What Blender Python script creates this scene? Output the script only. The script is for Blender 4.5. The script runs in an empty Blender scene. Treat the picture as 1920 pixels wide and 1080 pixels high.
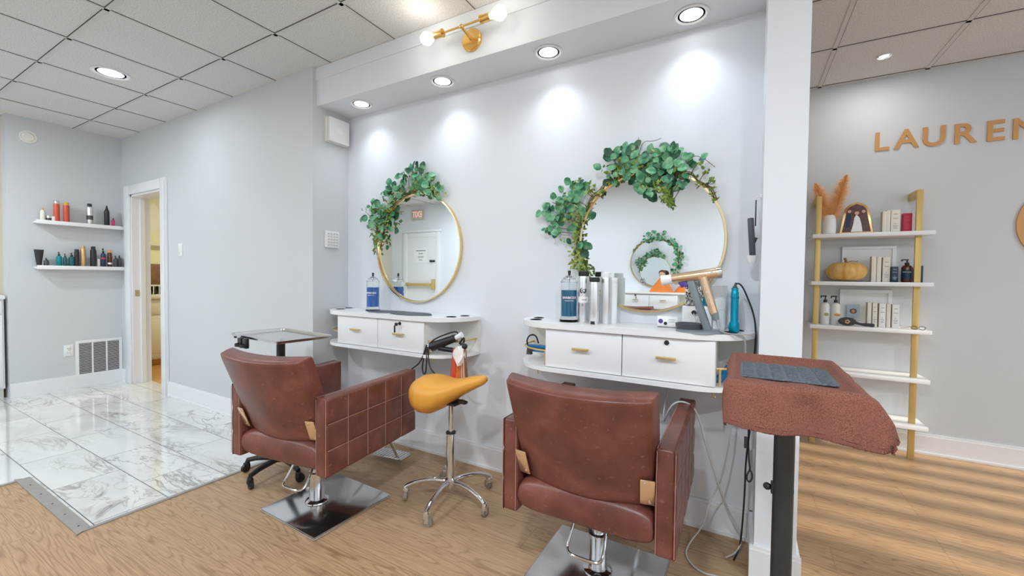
import bpy, bmesh, math, random
from mathutils import Vector, Matrix, Euler
PI = math.pi
R = math.radians
sc = bpy.context.scene
C = sc.collection

# ------------------------------------------------------------------ camera
def look(yaw, pitch, roll):
    y, p, r = R(yaw), R(pitch), R(roll)
    fw = Vector((-math.sin(y)*math.cos(p), math.cos(y)*math.cos(p), -math.sin(p)))
    rt = Vector((math.cos(y), math.sin(y), 0)); up = rt.cross(fw)
    r2 = math.cos(r)*rt + math.sin(r)*up; u2 = -math.sin(r)*rt + math.cos(r)*up
    return Matrix((r2, u2, -fw)).transposed()
cd = bpy.data.cameras.new('camera'); cam = bpy.data.objects.new('camera', cd); C.objects.link(cam)
cd.sensor_width = 36; cd.lens = 774.2/1920*36; cd.clip_start = .02
cam.matrix_world = Matrix.Translation((0, -2.205, 1.215)) @ look(29.27, 1.48, .657).to_4x4()
sc.camera = cam
# ------------------------------------------------------------------ world, sun, daylight, exposure
w = bpy.data.worlds.new('world'); sc.world = w; w.use_nodes = True
w.node_tree.nodes['Background'].inputs[0].default_value = (.75, .87, 1, 1)
w.node_tree.nodes['Background'].inputs[1].default_value = 1.2
def lamp(name, kind, loc, power, color=(1, 1, 1), size=None, rot=(0, 0, 0), parent=None, **kw):
    l = bpy.data.lights.new(name, kind); o = bpy.data.objects.new(name, l); C.objects.link(o)
    o.location = loc; o.rotation_euler = rot; l.energy = power; l.color = color
    if size is not None:
        if kind == 'AREA': l.size = size
        else: l.shadow_soft_size = size
    for k, v in kw.items(): setattr(l, k, v)
    if parent: o.parent = parent
    return o
# low sun through the vertical blinds of the shop window (from +X)
sun = lamp('sun', 'SUN', (8, .8, 4), 7.0, (1, .9, .76), rot=(0, R(68), R(-1.5)))
sun.data.angle = R(2.4)
# daylight of the shop window in the right-hand wall
lamp('shop_window_daylight', 'AREA', (4.7, -2.0, 1.5), 45, (.86, .93, 1), size=3.6, rot=(0, R(90), 0), shape='RECTANGLE', size_y=4.6)
sc.view_settings.view_transform = 'Standard'; sc.view_settings.look = 'None'
sc.view_settings.exposure = 0.19; sc.view_settings.gamma = 1.0
sc.view_settings.use_curve_mapping = False
sc.cycles.max_bounces = 10; sc.cycles.diffuse_bounces = 5; sc.cycles.glossy_bounces = 8
sc.cycles.transmission_bounces = 8; sc.cycles.sample_clamp_indirect = 6; sc.cycles.use_denoising = True

# ------------------------------------------------------------------ materials
MATS = {}
def mat(name, col, rough=.5, metal=0, **kw):
    m = bpy.data.materials.new(name); m.use_nodes = True; nt = m.node_tree
    b = nt.nodes['Principled BSDF']
    b.inputs['Base Color'].default_value = (*col, 1); b.inputs['Roughness'].default_value = rough
    b.inputs['Metallic'].default_value = metal
    for k, v in kw.get('inp', {}).items(): b.inputs[k].default_value = v
    if 'var' in kw:      # subtle noise variation of the base colour
        s, a = kw['var'][:2]
        tc = nt.nodes.new('ShaderNodeTexCoord'); n = nt.nodes.new('ShaderNodeTexNoise')
        n.inputs['Scale'].default_value = s; n.inputs['Detail'].default_value = 4
        mp = nt.nodes.new('ShaderNodeMapping')
        if len(kw['var']) > 2: mp.inputs['Scale'].default_value = kw['var'][2]
        nt.links.new(tc.outputs['Object'], mp.inputs[0]); nt.links.new(mp.outputs[0], n.inputs['Vector'])
        mx = nt.nodes.new('ShaderNodeMix'); mx.data_type = 'RGBA'
        mx.inputs[6].default_value = (*[c*(1-a) for c in col], 1); mx.inputs[7].default_value = (*[min(1, c*(1+a)) for c in col], 1)
        nt.links.new(n.outputs['Fac'], mx.inputs[0]); nt.links.new(mx.outputs[2], b.inputs['Base Color'])
    if 'bump' in kw:
        s, st = kw['bump'][:2]
        tc = nt.nodes.new('ShaderNodeTexCoord')
        if len(kw['bump']) > 2: n = nt.nodes.new('ShaderNodeTexVoronoi'); out = 0
        else: n = nt.nodes.new('ShaderNodeTexNoise'); n.inputs['Detail'].default_value = 3; out = 0
        n.inputs['Scale'].default_value = s
        nt.links.new(tc.outputs['Object'], n.inputs['Vector'])
        bp = nt.nodes.new('ShaderNodeBump'); bp.inputs['Strength'].default_value = st; bp.inputs['Distance'].default_value = .004
        nt.links.new(n.outputs[out], bp.inputs['Height']); nt.links.new(bp.outputs[0], b.inputs['Normal'])
    MATS[name] = m
    return m
def emis(name, col, s):
    m = bpy.data.materials.new(name); m.use_nodes = True; b = m.node_tree.nodes['Principled BSDF']
    b.inputs['Base Color'].default_value = (.9, .9, .9, 1)
    b.inputs['Emission Color'].default_value = (*col, 1); b.inputs['Emission Strength'].default_value = s
    return m
def mth(nt, op, a, b=None):
    n = nt.nodes.new('ShaderNodeMath'); n.operation = op
    for i, v in enumerate((a, b)):
        if v is None: continue
        if isinstance(v, (int, float)): n.inputs[i].default_value = v
        else: nt.links.new(v, n.inputs[i])
    return n.outputs[0]
def ramp(nt, fac, stops):
    n = nt.nodes.new('ShaderNodeValToRGB'); cr = n.color_ramp
    while len(cr.elements) < len(stops): cr.elements.new(.5)
    for e, (p, c) in zip(cr.elements, stops): e.position = p; e.color = (*c, 1)
    nt.links.new(fac, n.inputs[0]); return n.outputs[0]
def mixc(nt, f, a, b, bt='MIX'):
    n = nt.nodes.new('ShaderNodeMix'); n.data_type = 'RGBA'; n.blend_type = bt
    for i, v in ((0, f), (6, a), (7, b)):
        if isinstance(v, (int, float)): n.inputs[i].default_value = v
        elif isinstance(v, tuple): n.inputs[i].default_value = (*v, 1)
        else: nt.links.new(v, n.inputs[i])
    return n.outputs[2]
def noise(nt, vec, scale, detail=4, dist=0, rough=.5):
    n = nt.nodes.new('ShaderNodeTexNoise'); n.inputs['Scale'].default_value = scale; n.inputs['Detail'].default_value = detail
    n.inputs['Distortion'].default_value = dist; n.inputs['Roughness'].default_value = rough
    nt.links.new(vec, n.inputs['Vector']); return n.outputs['Fac']
def mapping(nt, vec, loc=(0, 0, 0), scale=(1, 1, 1)):
    n = nt.nodes.new('ShaderNodeMapping'); n.inputs['Location'].default_value = loc; n.inputs['Scale'].default_value = scale
    nt.links.new(vec, n.inputs[0]); return n.outputs[0]
def brick(nt, vec, bw, bh, mortar, c1, c2, cm, off=.5, freq=2):
    n = nt.nodes.new('ShaderNodeTexBrick'); n.offset = off; n.offset_frequency = freq
    n.inputs['Scale'].default_value = 1; n.inputs['Brick Width'].default_value = bw; n.inputs['Row Height'].default_value = bh
    n.inputs['Mortar Size'].default_value = mortar; n.inputs['Mortar Smooth'].default_value = .1
    for k, v in (('Color1', c1), ('Color2', c2), ('Mortar', cm)): n.inputs[k].default_value = (*v, 1)
    nt.links.new(vec, n.inputs['Vector']); return n
def newmat(name):
    m = bpy.data.materials.new(name); m.use_nodes = True; nt = m.node_tree
    tc = nt.nodes.new('ShaderNodeTexCoord'); return m, nt, nt.nodes['Principled BSDF'], tc.outputs['Object']
def bump(nt, b, h, st, dist=.002):
    n = nt.nodes.new('ShaderNodeBump'); n.inputs['Strength'].default_value = st; n.inputs['Distance'].default_value = dist
    nt.links.new(h, n.inputs['Height']); nt.links.new(n.outputs[0], b.inputs['Normal'])

def wood_floor():
    m, nt, b, v = newmat('oak_plank_floor')
    br = brick(nt, mapping(nt, v, (.4, .05, 0)), 1.22, .18, .0012, (0, 0, 0), (1, 1, 1), (.5, .5, .5), .37, 3)
    sep = nt.nodes.new('ShaderNodeSeparateColor'); nt.links.new(br.outputs['Color'], sep.inputs[0]); rnd = sep.outputs[0]
    cb = nt.nodes.new('ShaderNodeCombineXYZ'); nt.links.new(mth(nt, 'MULTIPLY', rnd, 13.), cb.inputs[0]); nt.links.new(mth(nt, 'MULTIPLY', rnd, 7.), cb.inputs[1])
    va = nt.nodes.new('ShaderNodeVectorMath'); nt.links.new(v, va.inputs[0]); nt.links.new(cb.outputs[0], va.inputs[1]); pv = va.outputs[0]
    big = noise(nt, mapping(nt, pv, scale=(.55, 6.5, 1)), 1.3, 2, .25)
    w_ = mth(nt, 'SINE', mth(nt, 'MULTIPLY', big, 82.))
    rings = mth(nt, 'POWER', mth(nt, 'SUBTRACT', 1., mth(nt, 'ABSOLUTE', w_)), 2.5)
    fine = noise(nt, mapping(nt, pv, scale=(4, 110, 1)), 2, 5, .1)
    g = mth(nt, 'ADD', mth(nt, 'MULTIPLY', rings, .33), mth(nt, 'MULTIPLY', fine, .92))
    base = ramp(nt, g, [(.12, (.57, .385, .225)), (.42, (.465, .30, .165)), (.62, (.33, .195, .098)), (.85, (.20, .108, .05))])
    tone = mixc(nt, mth(nt, 'MULTIPLY', rnd, .30), base, (.54, .38, .235))
    blot = noise(nt, mapping(nt, v, scale=(.8, 2.4, 1)), 1.4, 2)
    tone = mixc(nt, mth(nt, 'MULTIPLY', blot, .35), tone, (.40, .25, .125))
    col = mixc(nt, br.outputs['Fac'], tone, (.27, .16, .085))
    nt.links.new(col, b.inputs['Base Color']); b.inputs['Roughness'].default_value = .42
    bump(nt, b, mth(nt, 'MULTIPLY', g, -1.), .25)
    return m
def marble_floor():
    m, nt, b, v = newmat('marble_tile_floor')
    mv = mapping(nt, v, (3.33+.3065, .891, 0))
    br = brick(nt, mv, .613, .292, .0022, (0, 0, 0), (1, 1, 1), (.5, .5, .5), .5, 2)
    sep = nt.nodes.new('ShaderNodeSeparateColor'); nt.links.new(br.outputs['Color'], sep.inputs[0]); rnd = sep.outputs[0]
    cb = nt.nodes.new('ShaderNodeCombineXYZ'); nt.links.new(mth(nt, 'MULTIPLY', rnd, 23.), cb.inputs[0]); nt.links.new(mth(nt, 'MULTIPLY', rnd, 11.), cb.inputs[2])
    va = nt.nodes.new('ShaderNodeVectorMath'); nt.links.new(v, va.inputs[0]); nt.links.new(cb.outputs[0], va.inputs[1]); pv = va.outputs[0]
    rot = nt.nodes.new('ShaderNodeMapping'); rot.inputs['Rotation'].default_value = (0, 0, R(24)); rot.inputs['Scale'].default_value = (.75, 1.9, 1)
    nt.links.new(pv, rot.inputs[0]); rv = rot.outputs[0]
    def vein(scale, dist, width, seed):
        n = noise(nt, mapping(nt, rv, (seed, seed, 0)), scale, 5, dist, .62)
        d = mth(nt, 'ABSOLUTE', mth(nt, 'SUBTRACT', n, .5))
        return mth(nt, 'SUBTRACT', 1., mth(nt, 'MINIMUM', mth(nt, 'DIVIDE', d, width), 1.))
    v1 = mth(nt, 'POWER', vein(1.35, 1.0, .026, 0), 1.2); v2 = mth(nt, 'MULTIPLY', vein(3.2, .8, .02, 5), .6)
    msk = ramp(nt, noise(nt, rv, 1.3, 2), [(.42, (0, 0, 0)), (.62, (1, 1, 1))])
    ve = mth(nt, 'MULTIPLY', mth(nt, 'MAXIMUM', v1, v2), msk)
    cloud = noise(nt, rv, 2.2, 5, .5)
    c0 = ramp(nt, cloud, [(.3, (.76, .765, .745)), (.6, (.66, .665, .65)), (.8, (.52, .51, .485))])
    c1 = mixc(nt, mth(nt, 'MULTIPLY', ve, .8), c0, (.235, .20, .165))
    col = mixc(nt, br.outputs['Fac'], c1, (.07, .07, .07))
    nt.links.new(col, b.inputs['Base Color'])
    nt.links.new(mth(nt, 'ADD', mth(nt, 'MULTIPLY', br.outputs['Fac'], .5), .07), b.inputs['Roughness']); b.inputs['Coat Weight'].default_value = .6; b.inputs['Coat Roughness'].default_value = .03
    return m
def ceiling_mat():
    m, nt, b, v = newmat('acoustic_ceiling_tile')
    sp = noise(nt, v, 150, 3, 0, .7)
    col = ramp(nt, sp, [(.36, (.52, .515, .50)), (.5, (.70, .70, .685)), (.66, (.76, .76, .74))])
    nt.links.new(col, b.inputs['Base Color']); b.inputs['Roughness'].default_value = .95
    bump(nt, b, sp, .5, .003); return m
def paint(name, col, rough=.55):
    m, nt, b, v = newmat(name)
    n = noise(nt, v, 1.3, 3); c = mixc(nt, n, tuple(x*.965 for x in col), tuple(min(1, x*1.03) for x in col))
    nt.links.new(c, b.inputs['Base Color']); b.inputs['Roughness'].default_value = rough
    bump(nt, b, noise(nt, v, 90, 3), .06, .002); return m
def leather():
    m, nt, b, v = newmat('brown_leather')
    n = noise(nt, v, 9, 5, .3); c = ramp(nt, n, [(.3, (.11, .034, .024)), (.55, (.17, .053, .037)), (.75, (.24, .085, .060))])
    sp = noise(nt, v, 60, 4); c = mixc(nt, ramp(nt, sp, [(.64, (0, 0, 0)), (.76, (.5, .5, .5))]), c, (.40, .20, .16))
    nt.links.new(c, b.inputs['Base Color'])
    nt.links.new(mth(nt, 'ADD', mth(nt, 'MULTIPLY', n, .25), .22), b.inputs['Roughness'])
    bump(nt, b, noise(nt, v, 220, 3), .18, .002); return m
def towel():
    m, nt, b, v = newmat('brown_terry')
    vo = nt.nodes.new('ShaderNodeTexVoronoi'); vo.inputs['Scale'].default_value = 430; nt.links.new(v, vo.inputs['Vector'])
    c = ramp(nt, vo.outputs['Distance'], [(.1, (.33, .145, .085)), (.42, (.20, .078, .045)), (.7, (.095, .034, .02))])
    c = mixc(nt, noise(nt, v, 14, 4), c, (.22, .08, .06)); nt.links.new(c, b.inputs['Base Color'])
    b.inputs['Roughness'].default_value = 1
    bump(nt, b, vo.outputs['Distance'], -.55, .003); return m
def pumpkin_mat():
    m, nt, b, v = newmat('pumpkin_skin')
    c = ramp(nt, noise(nt, mapping(nt, v, scale=(1, 1, .4)), 26, 5), [(.35, (.62, .30, .06)), (.55, (.72, .44, .13)), (.7, (.78, .56, .25))])
    nt.links.new(c, b.inputs['Base Color']); b.inputs['Roughness'].default_value = .5; return m
def leopard():
    m, nt, b, v = newmat('leopard_print')
    vo = nt.nodes.new('ShaderNodeTexVoronoi'); vo.inputs['Scale'].default_value = 95; nt.links.new(v, vo.inputs['Vector'])
    c = ramp(nt, vo.outputs['Distance'], [(.22, (.75, .70, .66)), (.3, (.03, .03, .03)), (.48, (.04, .04, .04)), (.56, (.8, .78, .75))])
    nt.links.new(c, b.inputs['Base Color']); return m
def leafmat(name, c1, c2, c3):
    m, nt, b, v = newmat(name)
    c = ramp(nt, noise(nt, v, 22, 2), [(.35, c1), (.5, c2), (.66, c3)])
    nt.links.new(c, b.inputs['Base Color']); b.inputs['Roughness'].default_value = .55; return m

M = dict(
 wood=wood_floor(), marble=marble_floor(), ceil=ceiling_mat(),
 wall=paint('white_wall_paint', (.74, .775, .815)), wallg=paint('grey_white_wall_paint', (.60, .62, .635), .62), beige=paint('beige_wall_paint', (.62, .56, .45)),
 cream=paint('cream_wall_paint', (.83, .80, .62)), trim=mat('white_trim', (.80, .81, .82), .35, var=(3, .03)),
 grid=mat('ceiling_grid', (.62, .61, .59), .5, var=(5, .04)), gridd=mat('dark_gap', (.08, .075, .07), .8, var=(8, .1)),
 lam=mat('white_laminate', (.84, .845, .85), .25, var=(4, .02)), lamg=mat('cream_laminate', (.80, .79, .72), .35, var=(4, .02)),
 leather=leather(), towel=towel(), chrome=mat('chrome', (.72, .73, .74), .08, 1, var=(6, .06)),
 steel=mat('brushed_steel', (.70, .70, .70), .16, 1, var=(12, .1, (1, 20, 1))), strip=mat('threshold_metal', (.36, .34, .31), .5, .4, var=(20, .1)),
 gold=mat('brushed_gold', (.80, .56, .25), .28, 1, var=(12, .06)), goldp=mat('gold_paint', (.62, .44, .16), .4, .35, var=(10, .06)),
 goldf=mat('gold_frame', (.86, .66, .36), .22, 1, var=(10, .05)),
 brass=mat('brass', (.80, .50, .16), .22, 1, var=(9, .06)), letter=mat('copper_letter', (.58, .30, .11), .45, .15, var=(9, .08)),
 mirror=mat('mirror_silver', (.86, .89, .885), .0, 1), black=mat('black_plastic', (.016, .016, .018), .4, var=(30, .2)),
 dgrey=mat('dark_grey_plastic', (.06, .065, .075), .45, var=(20, .15)), grey=mat('grey_plastic', (.20, .24, .26), .4, var=(20, .1)),
 pole=mat('black_painted_steel', (.035, .04, .042), .35, .3, var=(20, .3)), matg=mat('grey_rubber_mat', (.09, .115, .135), .55, bump=(180, .6, 1), var=(14, .15)),
 rubber=mat('grey_rubber', (.22, .20, .17), .6, var=(20, .1)), saddle=mat('mustard_vinyl', (.72, .33, .045), .42, var=(7, .06), bump=(260, .1)),
 cream_p=mat('cream_plate', (.66, .45, .26), .35, .5, var=(14, .08)), wplastic=mat('white_plastic', (.80, .80, .79), .35, var=(9, .02)),
 gplate=mat('champagne_metal', (.80, .58, .38), .25, .8, var=(8, .05)), seam=mat('seam_thread', (.42, .23, .19), .7, var=(20, .1)),
 bluel=mat('blue_disinfectant', (.0, .15, .62), .08, var=(4, .1)), teall=mat('teal_disinfectant', (.0, .17, .34), .08, var=(4, .1)),
 silver=mat('silver_can', (.80, .81, .82), .36, 1, var=(6, .05)), tealm=mat('teal_metal', (.0, .33, .50), .25, .5, var=(8, .06)),
 bluep=mat('blue_plastic', (.0, .16, .40), .3, var=(40, .5)), red=mat('red_box', (.48, .01, .05), .4, var=(12, .06)),
 orange=mat('orange_can', (.62, .09, .045), .35, var=(12, .08)), amber=mat('amber_cap', (.75, .38, .06), .3, var=(12, .08)),
 pink=mat('magenta_plastic', (.65, .02, .14), .35, var=(12, .06)), tealb=mat('teal_bottle', (.0, .22, .24), .3, var=(12, .15)), tealb2=mat('dark_teal_bottle', (.01, .10, .11), .3, var=(14, .3)),
 goldb=mat('gold_bottle', (.66, .42, .20), .3, .5, var=(12, .08)), brownb=mat('amber_brown_bottle', (.10, .025, .012), .2, var=(12, .2)), navy=mat('navy_label', (.01, .03, .07), .4, var=(12, .2)),
 paper=mat('cream_paper', (.80, .76, .66), .7, var=(10, .03)), beigeb=mat('beige_box_side', (.58, .50, .38), .6, var=(10, .04)), white=mat('white_card', (.86, .86, .85), .5, var=(8, .02)),
 pumpkin=pumpkin_mat(), stem=mat('pumpkin_stem', (.28, .15, .05), .8, var=(40, .3)), pampas=mat('orange_pampas', (1, .54, .22), .8, var=(20, .15)),
 leop=leopard(), euc=leafmat('eucalyptus_leaf', (.03, .20, .10), (.12, .37, .19), (.27, .52, .30)), ivy=leafmat('ivy_leaf', (.08, .17, .03), (.22, .33, .05), (.38, .46, .10)),
 dark=leafmat('dark_leaf', (.02, .07, .045), (.035, .13, .07), (.06, .20, .10)), vine=mat('brown_vine', (.16, .09, .05), .8, var=(30, .3)),
 sage=mat('sage_jar', (.30, .42, .40), .3, var=(8, .05)), cable_w=mat('white_cable', (.55, .55, .54), .45, var=(9, .03)), cable_g=mat('grey_cable', (.30, .31, .32), .45, var=(9, .05)),
 yfloor=mat('honey_wood_floor', (.55, .30, .10), .35, var=(5, .2, (1, 6, 1))), brown=mat('brown_clutter', (.22, .12, .07), .7, var=(25, .5)),
 skin=mat('photo_skin', (.62, .38, .27), .6, var=(20, .1)), photo=mat('photo_dark', (.10, .045, .04), .35, var=(45, .8)), photob=mat('photo_sky', (.45, .55, .68), .4, var=(40, .2)),
 orangef=mat('orange_fabric', (.72, .20, .035), .8, var=(25, .15)), hair=mat('brown_yarn', (.09, .045, .025), .9, var=(60, .4)),
 greenlab=mat('green_mark', (.35, .42, .12), .5, var=(30, .2)), orlab=mat('orange_mark', (.80, .30, .05), .5, var=(30, .2)), purple=mat('purple_plastic', (.10, .05, .30), .4, var=(30, .3)),
 redsign=emis('exit_red', (1, .10, .05), .35), lens=emis('lamp_lens', (.96, .98, 1), 6.), bulb=emis('bulb_glass', (1, .97, .92), 2.2),
)
def glass(name, col, rough=.02):
    m = mat(name, col, rough); b = m.node_tree.nodes['Principled BSDF']
    b.inputs['Transmission Weight'].default_value = 1; b.inputs['IOR'].default_value = 1.3; return m
M['glass'] = glass('clear_glass', (.95, .98, .98)); M['acry'] = glass('clear_acrylic', (.93, .95, .95), .15)
M['frost'] = mat('frosted_plastic', (.86, .88, .89), .4, var=(6, .03)); M['frost'].node_tree.nodes['Principled BSDF'].inputs['Transmission Weight'].default_value = .05

# ------------------------------------------------------------------ mesh helpers
class B:
    def __init__(s): s.bm = bmesh.new()
    def _x(s, vs, loc, rot=(0, 0, 0)):
        mt = Matrix.Translation(loc) @ Euler(rot).to_matrix().to_4x4()
        bmesh.ops.transform(s.bm, matrix=mt, verts=vs)
    def box(s, x0, x1, y0, y1, z0, z1, bev=0, seg=2, rot=None):
        r = bmesh.ops.create_cube(s.bm, size=1); vs = r['verts']
        c = Vector(((x0+x1)/2, (y0+y1)/2, (z0+z1)/2))
        bmesh.ops.scale(s.bm, vec=(abs(x1-x0), abs(y1-y0), abs(z1-z0)), verts=vs)
        if bev:
            es = list({e for v in vs for e in v.link_edges})
            q = bmesh.ops.bevel(s.bm, geom=es, offset=bev, segments=seg, profile=.5, affect='EDGES')
            vs = list({v for f in q['faces'] for v in f.verts} | {v for v in vs if v.is_valid})
        if rot: s._x(vs, (0, 0, 0), rot)
        bmesh.ops.translate(s.bm, vec=c, verts=vs); return s
    def cyl(s, p0, p1, r0, r1=None, seg=20, cap=True):
        p0, p1 = Vector(p0), Vector(p1); r1 = r0 if r1 is None else r1
        d = p1-p0; r = bmesh.ops.create_cone(s.bm, cap_ends=cap, segments=seg, radius1=r0, radius2=r1, depth=d.length)
        q = d.to_track_quat('Z', 'Y').to_matrix().to_4x4()
        bmesh.ops.transform(s.bm, matrix=Matrix.Translation((p0+p1)/2) @ q, verts=r['verts']); return s
    def lathe(s, prof, c=(0, 0, 0), seg=24, axis='Z', sx=1, sy=1):
        rings = []
        for (r, z) in prof:
            ring = []
            for k in range(seg):
                a = 2*PI*k/seg
                p = (r*math.cos(a)*sx, r*math.sin(a)*sy, z)
                if axis == 'Y': p = (p[0], z, p[1])
                if axis == 'X': p = (z, p[0], p[1])
                ring.append(s.bm.verts.new(Vector(p)+Vector(c)))
            rings.append(ring)
        for a, b in zip(rings, rings[1:]):
            for k in range(seg):
                try: s.bm.faces.new((a[k], a[(k+1) % seg], b[(k+1) % seg], b[k]))
                except ValueError: pass
        for ring in (rings[0], rings[-1]):
            if prof[0 if ring is rings[0] else -1][0] > 1e-5: s.bm.faces.new(ring)
        return s
    def tube(s, pts, r, seg=8, smooth=0, closed=False):
        pts = [Vector(p) for p in pts]
        for _ in range(smooth):
            n = []
            for i in range(len(pts)-(0 if closed else 1)):
                a, b = pts[i], pts[(i+1) % len(pts)]; n += [a*.75+b*.25, a*.25+b*.75]
            pts = n if closed else [pts[0]]+n+[pts[-1]]
        rings = []; up = Vector((0, 0, 1)); N = len(pts); prev = None
        for i, p in enumerate(pts):
            if closed: t = pts[(i+1) % N]-pts[i-1]
            else: t = pts[min(i+1, N-1)]-pts[max(i-1, 0)]
            if t.length < 1e-9: t = Vector((0, 0, 1))
            t.normalize()
            if prev is None: prev = t.orthogonal().normalized()
            prev = (prev - t*prev.dot(t))
            if prev.length < 1e-6: prev = t.orthogonal()
            prev.normalize(); b = t.cross(prev)
            rr = r[i*len(r)//N] if isinstance(r, (list, tuple)) else r
            rings.append([s.bm.verts.new(p+(prev*math.cos(2*PI*k/seg)+b*math.sin(2*PI*k/seg))*rr) for k in range(seg)])
        for i in range(N if closed else N-1):
            a, b = rings[i], rings[(i+1) % N]
            for k in range(seg): s.bm.faces.new((a[k], a[(k+1) % seg], b[(k+1) % seg], b[k]))
        if not closed: s.bm.faces.new(rings[0][::-1]); s.bm.faces.new(rings[-1])
        return s
    def prism(s, pts, z0, z1, axis='Z', bev=0):
        def P(p, z): return {'Z': (p[0], p[1], z), 'Y': (p[0], z, p[1]), 'X': (z, p[0], p[1])}[axis]
        a = [s.bm.verts.new(P(p, z0)) for p in pts]; b = [s.bm.verts.new(P(p, z1)) for p in pts]
        n = len(pts)
        fs = [s.bm.faces.new(a), s.bm.faces.new(b)]
        for k in range(n): s.bm.faces.new((a[k], a[(k+1) % n], b[(k+1) % n], b[k]))
        if bev:
            es = list({e for f in fs for e in f.edges})
            bmesh.ops.bevel(s.bm, geom=es, offset=bev, segments=2, profile=.5, affect='EDGES')
        return s
    def grid(s, f, nu, nv, closed=False):
        g = [[s.bm.verts.new(f(i/nu, j/nv)) for j in range(nv+1)] for i in range(nu+(0 if closed else 1))]
        n = len(g)
        for i in range(nu):
            for j in range(nv):
                s.bm.faces.new((g[i][j], g[(i+1) % n][j], g[(i+1) % n][j+1], g[i][j+1]))
        return s
    def ball(s, c, r, sub=2, sc_=(1, 1, 1)):
        q = bmesh.ops.create_icosphere(s.bm, subdivisions=sub, radius=r)
        bmesh.ops.scale(s.bm, vec=sc_, verts=q['verts']); bmesh.ops.translate(s.bm, vec=c, verts=q['verts']); return s
    def leaf(s, p, n, up, l, wd, shape=0, rnd=random):
        n = Vector(n).normalized(); up = Vector(up); up = (up-n*up.dot(n)).normalized(); sd = n.cross(up)
        P = Vector(p)
        if shape == 0: prof = [(0, .0), (.12, .55), (.4, 1.), (.7, .85), (.92, .4), (1, 0)]
        elif shape == 1: prof = [(0, 0), (.25, .7), (.5, 1), (.8, .5), (1, 0)]
        else: prof = [(0, .1), (.2, 1), (.35, .5), (.55, .8), (.7, .3), (1, 0)]
        mid = [s.bm.verts.new(P+up*l*t - n*l*.12*(t**2)) for t, _ in prof]
        L = [s.bm.verts.new(P+up*l*t + sd*wd*.5*q + n*wd*.10*q - n*l*.12*t*t) for t, q in prof[1:-1]]
        Rr = [s.bm.verts.new(P+up*l*t - sd*wd*.5*q + n*wd*.10*q - n*l*.12*t*t) for t, q in prof[1:-1]]
        for S in (L, Rr):
            s.bm.faces.new((mid[0], mid[1], S[0])); 
            for i in range(len(S)-1): s.bm.faces.new((mid[i+1], mid[i+2], S[i+1], S[i]))
            s.bm.faces.new((mid[-2], mid[-1], S[-1]))
        return s
    def build(s, name, m, parent=None, smooth=True, loc=None, rot=None, ang=35, solid=0, merge=False, wall=None):
        if merge: bmesh.ops.remove_doubles(s.bm, verts=s.bm.verts, dist=1e-5)
        if wall is not None:
            for v in s.bm.verts: v.co.y = min(v.co.y, wall)
        bmesh.ops.recalc_face_normals(s.bm, faces=s.bm.faces)
        me = bpy.data.meshes.new(name); s.bm.to_mesh(me); s.bm.free()
        ms = m if isinstance(m, list) else [m]
        for q in ms: me.materials.append(M[q] if isinstance(q, str) else q)
        if smooth:
            me.shade_smooth(); me.set_sharp_from_angle(angle=R(ang))
        o = bpy.data.objects.new(name, me); C.objects.link(o)
        if loc: o.location = loc
        if rot: o.rotation_euler = rot
        if parent: o.parent = parent
        if solid:
            md = o.modifiers.new('solid', 'SOLIDIFY'); md.thickness = solid; md.offset = 0
        return o
def tag(o, label, cat, group=None):
    o['label'] = label; o['category'] = cat
    if group: o['group'] = group
    return o
def E(name, loc, label, cat, group=None, rz=0):
    o = bpy.data.objects.new(name, None); o.empty_display_size = .05; C.objects.link(o); o.location = loc; o.rotation_euler = (0, 0, rz)
    return tag(o, label, cat, group)
def struct(name, b, m, **kw):
    o = b.build(name, m, **kw); o['kind'] = 'structure'; return o
def bx(*a, **k): return B().box(*a, **k)
def copy_tree(o, parent=None):
    c = o.copy(); C.objects.link(c)
    if parent: c.parent = parent
    for ch in [x for x in bpy.data.objects if x.parent == o]: copy_tree(ch, c)
    return c
def text(name, s_, size, depth, m, parent=None, loc=(0, 0, 0), rot=(PI/2, 0, 0), bold=0, sx=1, cyl=None, align='CENTER'):
    cu = bpy.data.curves.new(name, 'FONT'); cu.body = s_; cu.size = size; cu.extrude = depth; cu.offset = bold
    cu.align_x = align; cu.align_y = 'CENTER'; cu.resolution_u = 3
    t = bpy.data.objects.new(name, cu); me = bpy.data.meshes.new_from_object(t); bpy.data.objects.remove(t)
    for v in me.vertices: v.co.x *= sx
    if cyl:   # wrap round a vertical cylinder of radius cyl, facing -Y
        for v in me.vertices:
            x, y, z = v.co; a = x/cyl; rr = cyl+z
            v.co = (rr*math.sin(a), -rr*math.cos(a), y)
        rot = (0, 0, rot[2])
    me.materials.append(M[m]); o = bpy.data.objects.new(name, me); C.objects.link(o)
    o.location = loc; o.rotation_euler = rot
    if parent: o.parent = parent
    return o

# ------------------------------------------------------------------ room shell
H = 2.70; YS = -.306; XS = -2.715; ZS = 2.432; XP0, XP1 = .06, .202; YP = -.281; YL = 1.761; XB = -6.074; YB = -1.13; YO = -4.45; XE = 4.3
struct('floor', B().box(-2.69, 4.6, -4.6, 1.9, -.05, 0).box(-3.63, -2.69, -4.6, -1.49, -.05, 0), 'wood', smooth=False)
struct('floor_marble', B().box(-8, -2.69, -1.49, -.15, -.05, .001).box(-8, -3.63, -4.6, -1.49, -.05, .001), 'marble', smooth=False)
struct('floor_back_room', bx(-8, -4, -.15, 2.2, -.05, .002), 'yfloor', smooth=False)
struct('trim_1', B().prism([(-3.68, -1.545), (-2.655, -1.545), (-2.69, -1.49), (-3.63, -1.49)], 0, .006), 'strip', smooth=False)
struct('trim_2', B().box(-2.692, -2.668, -1.52, YS, 0, .005).box(-3.655, -3.628, -4.5, -1.49, 0, .005), 'strip', smooth=False)
b = B()
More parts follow.
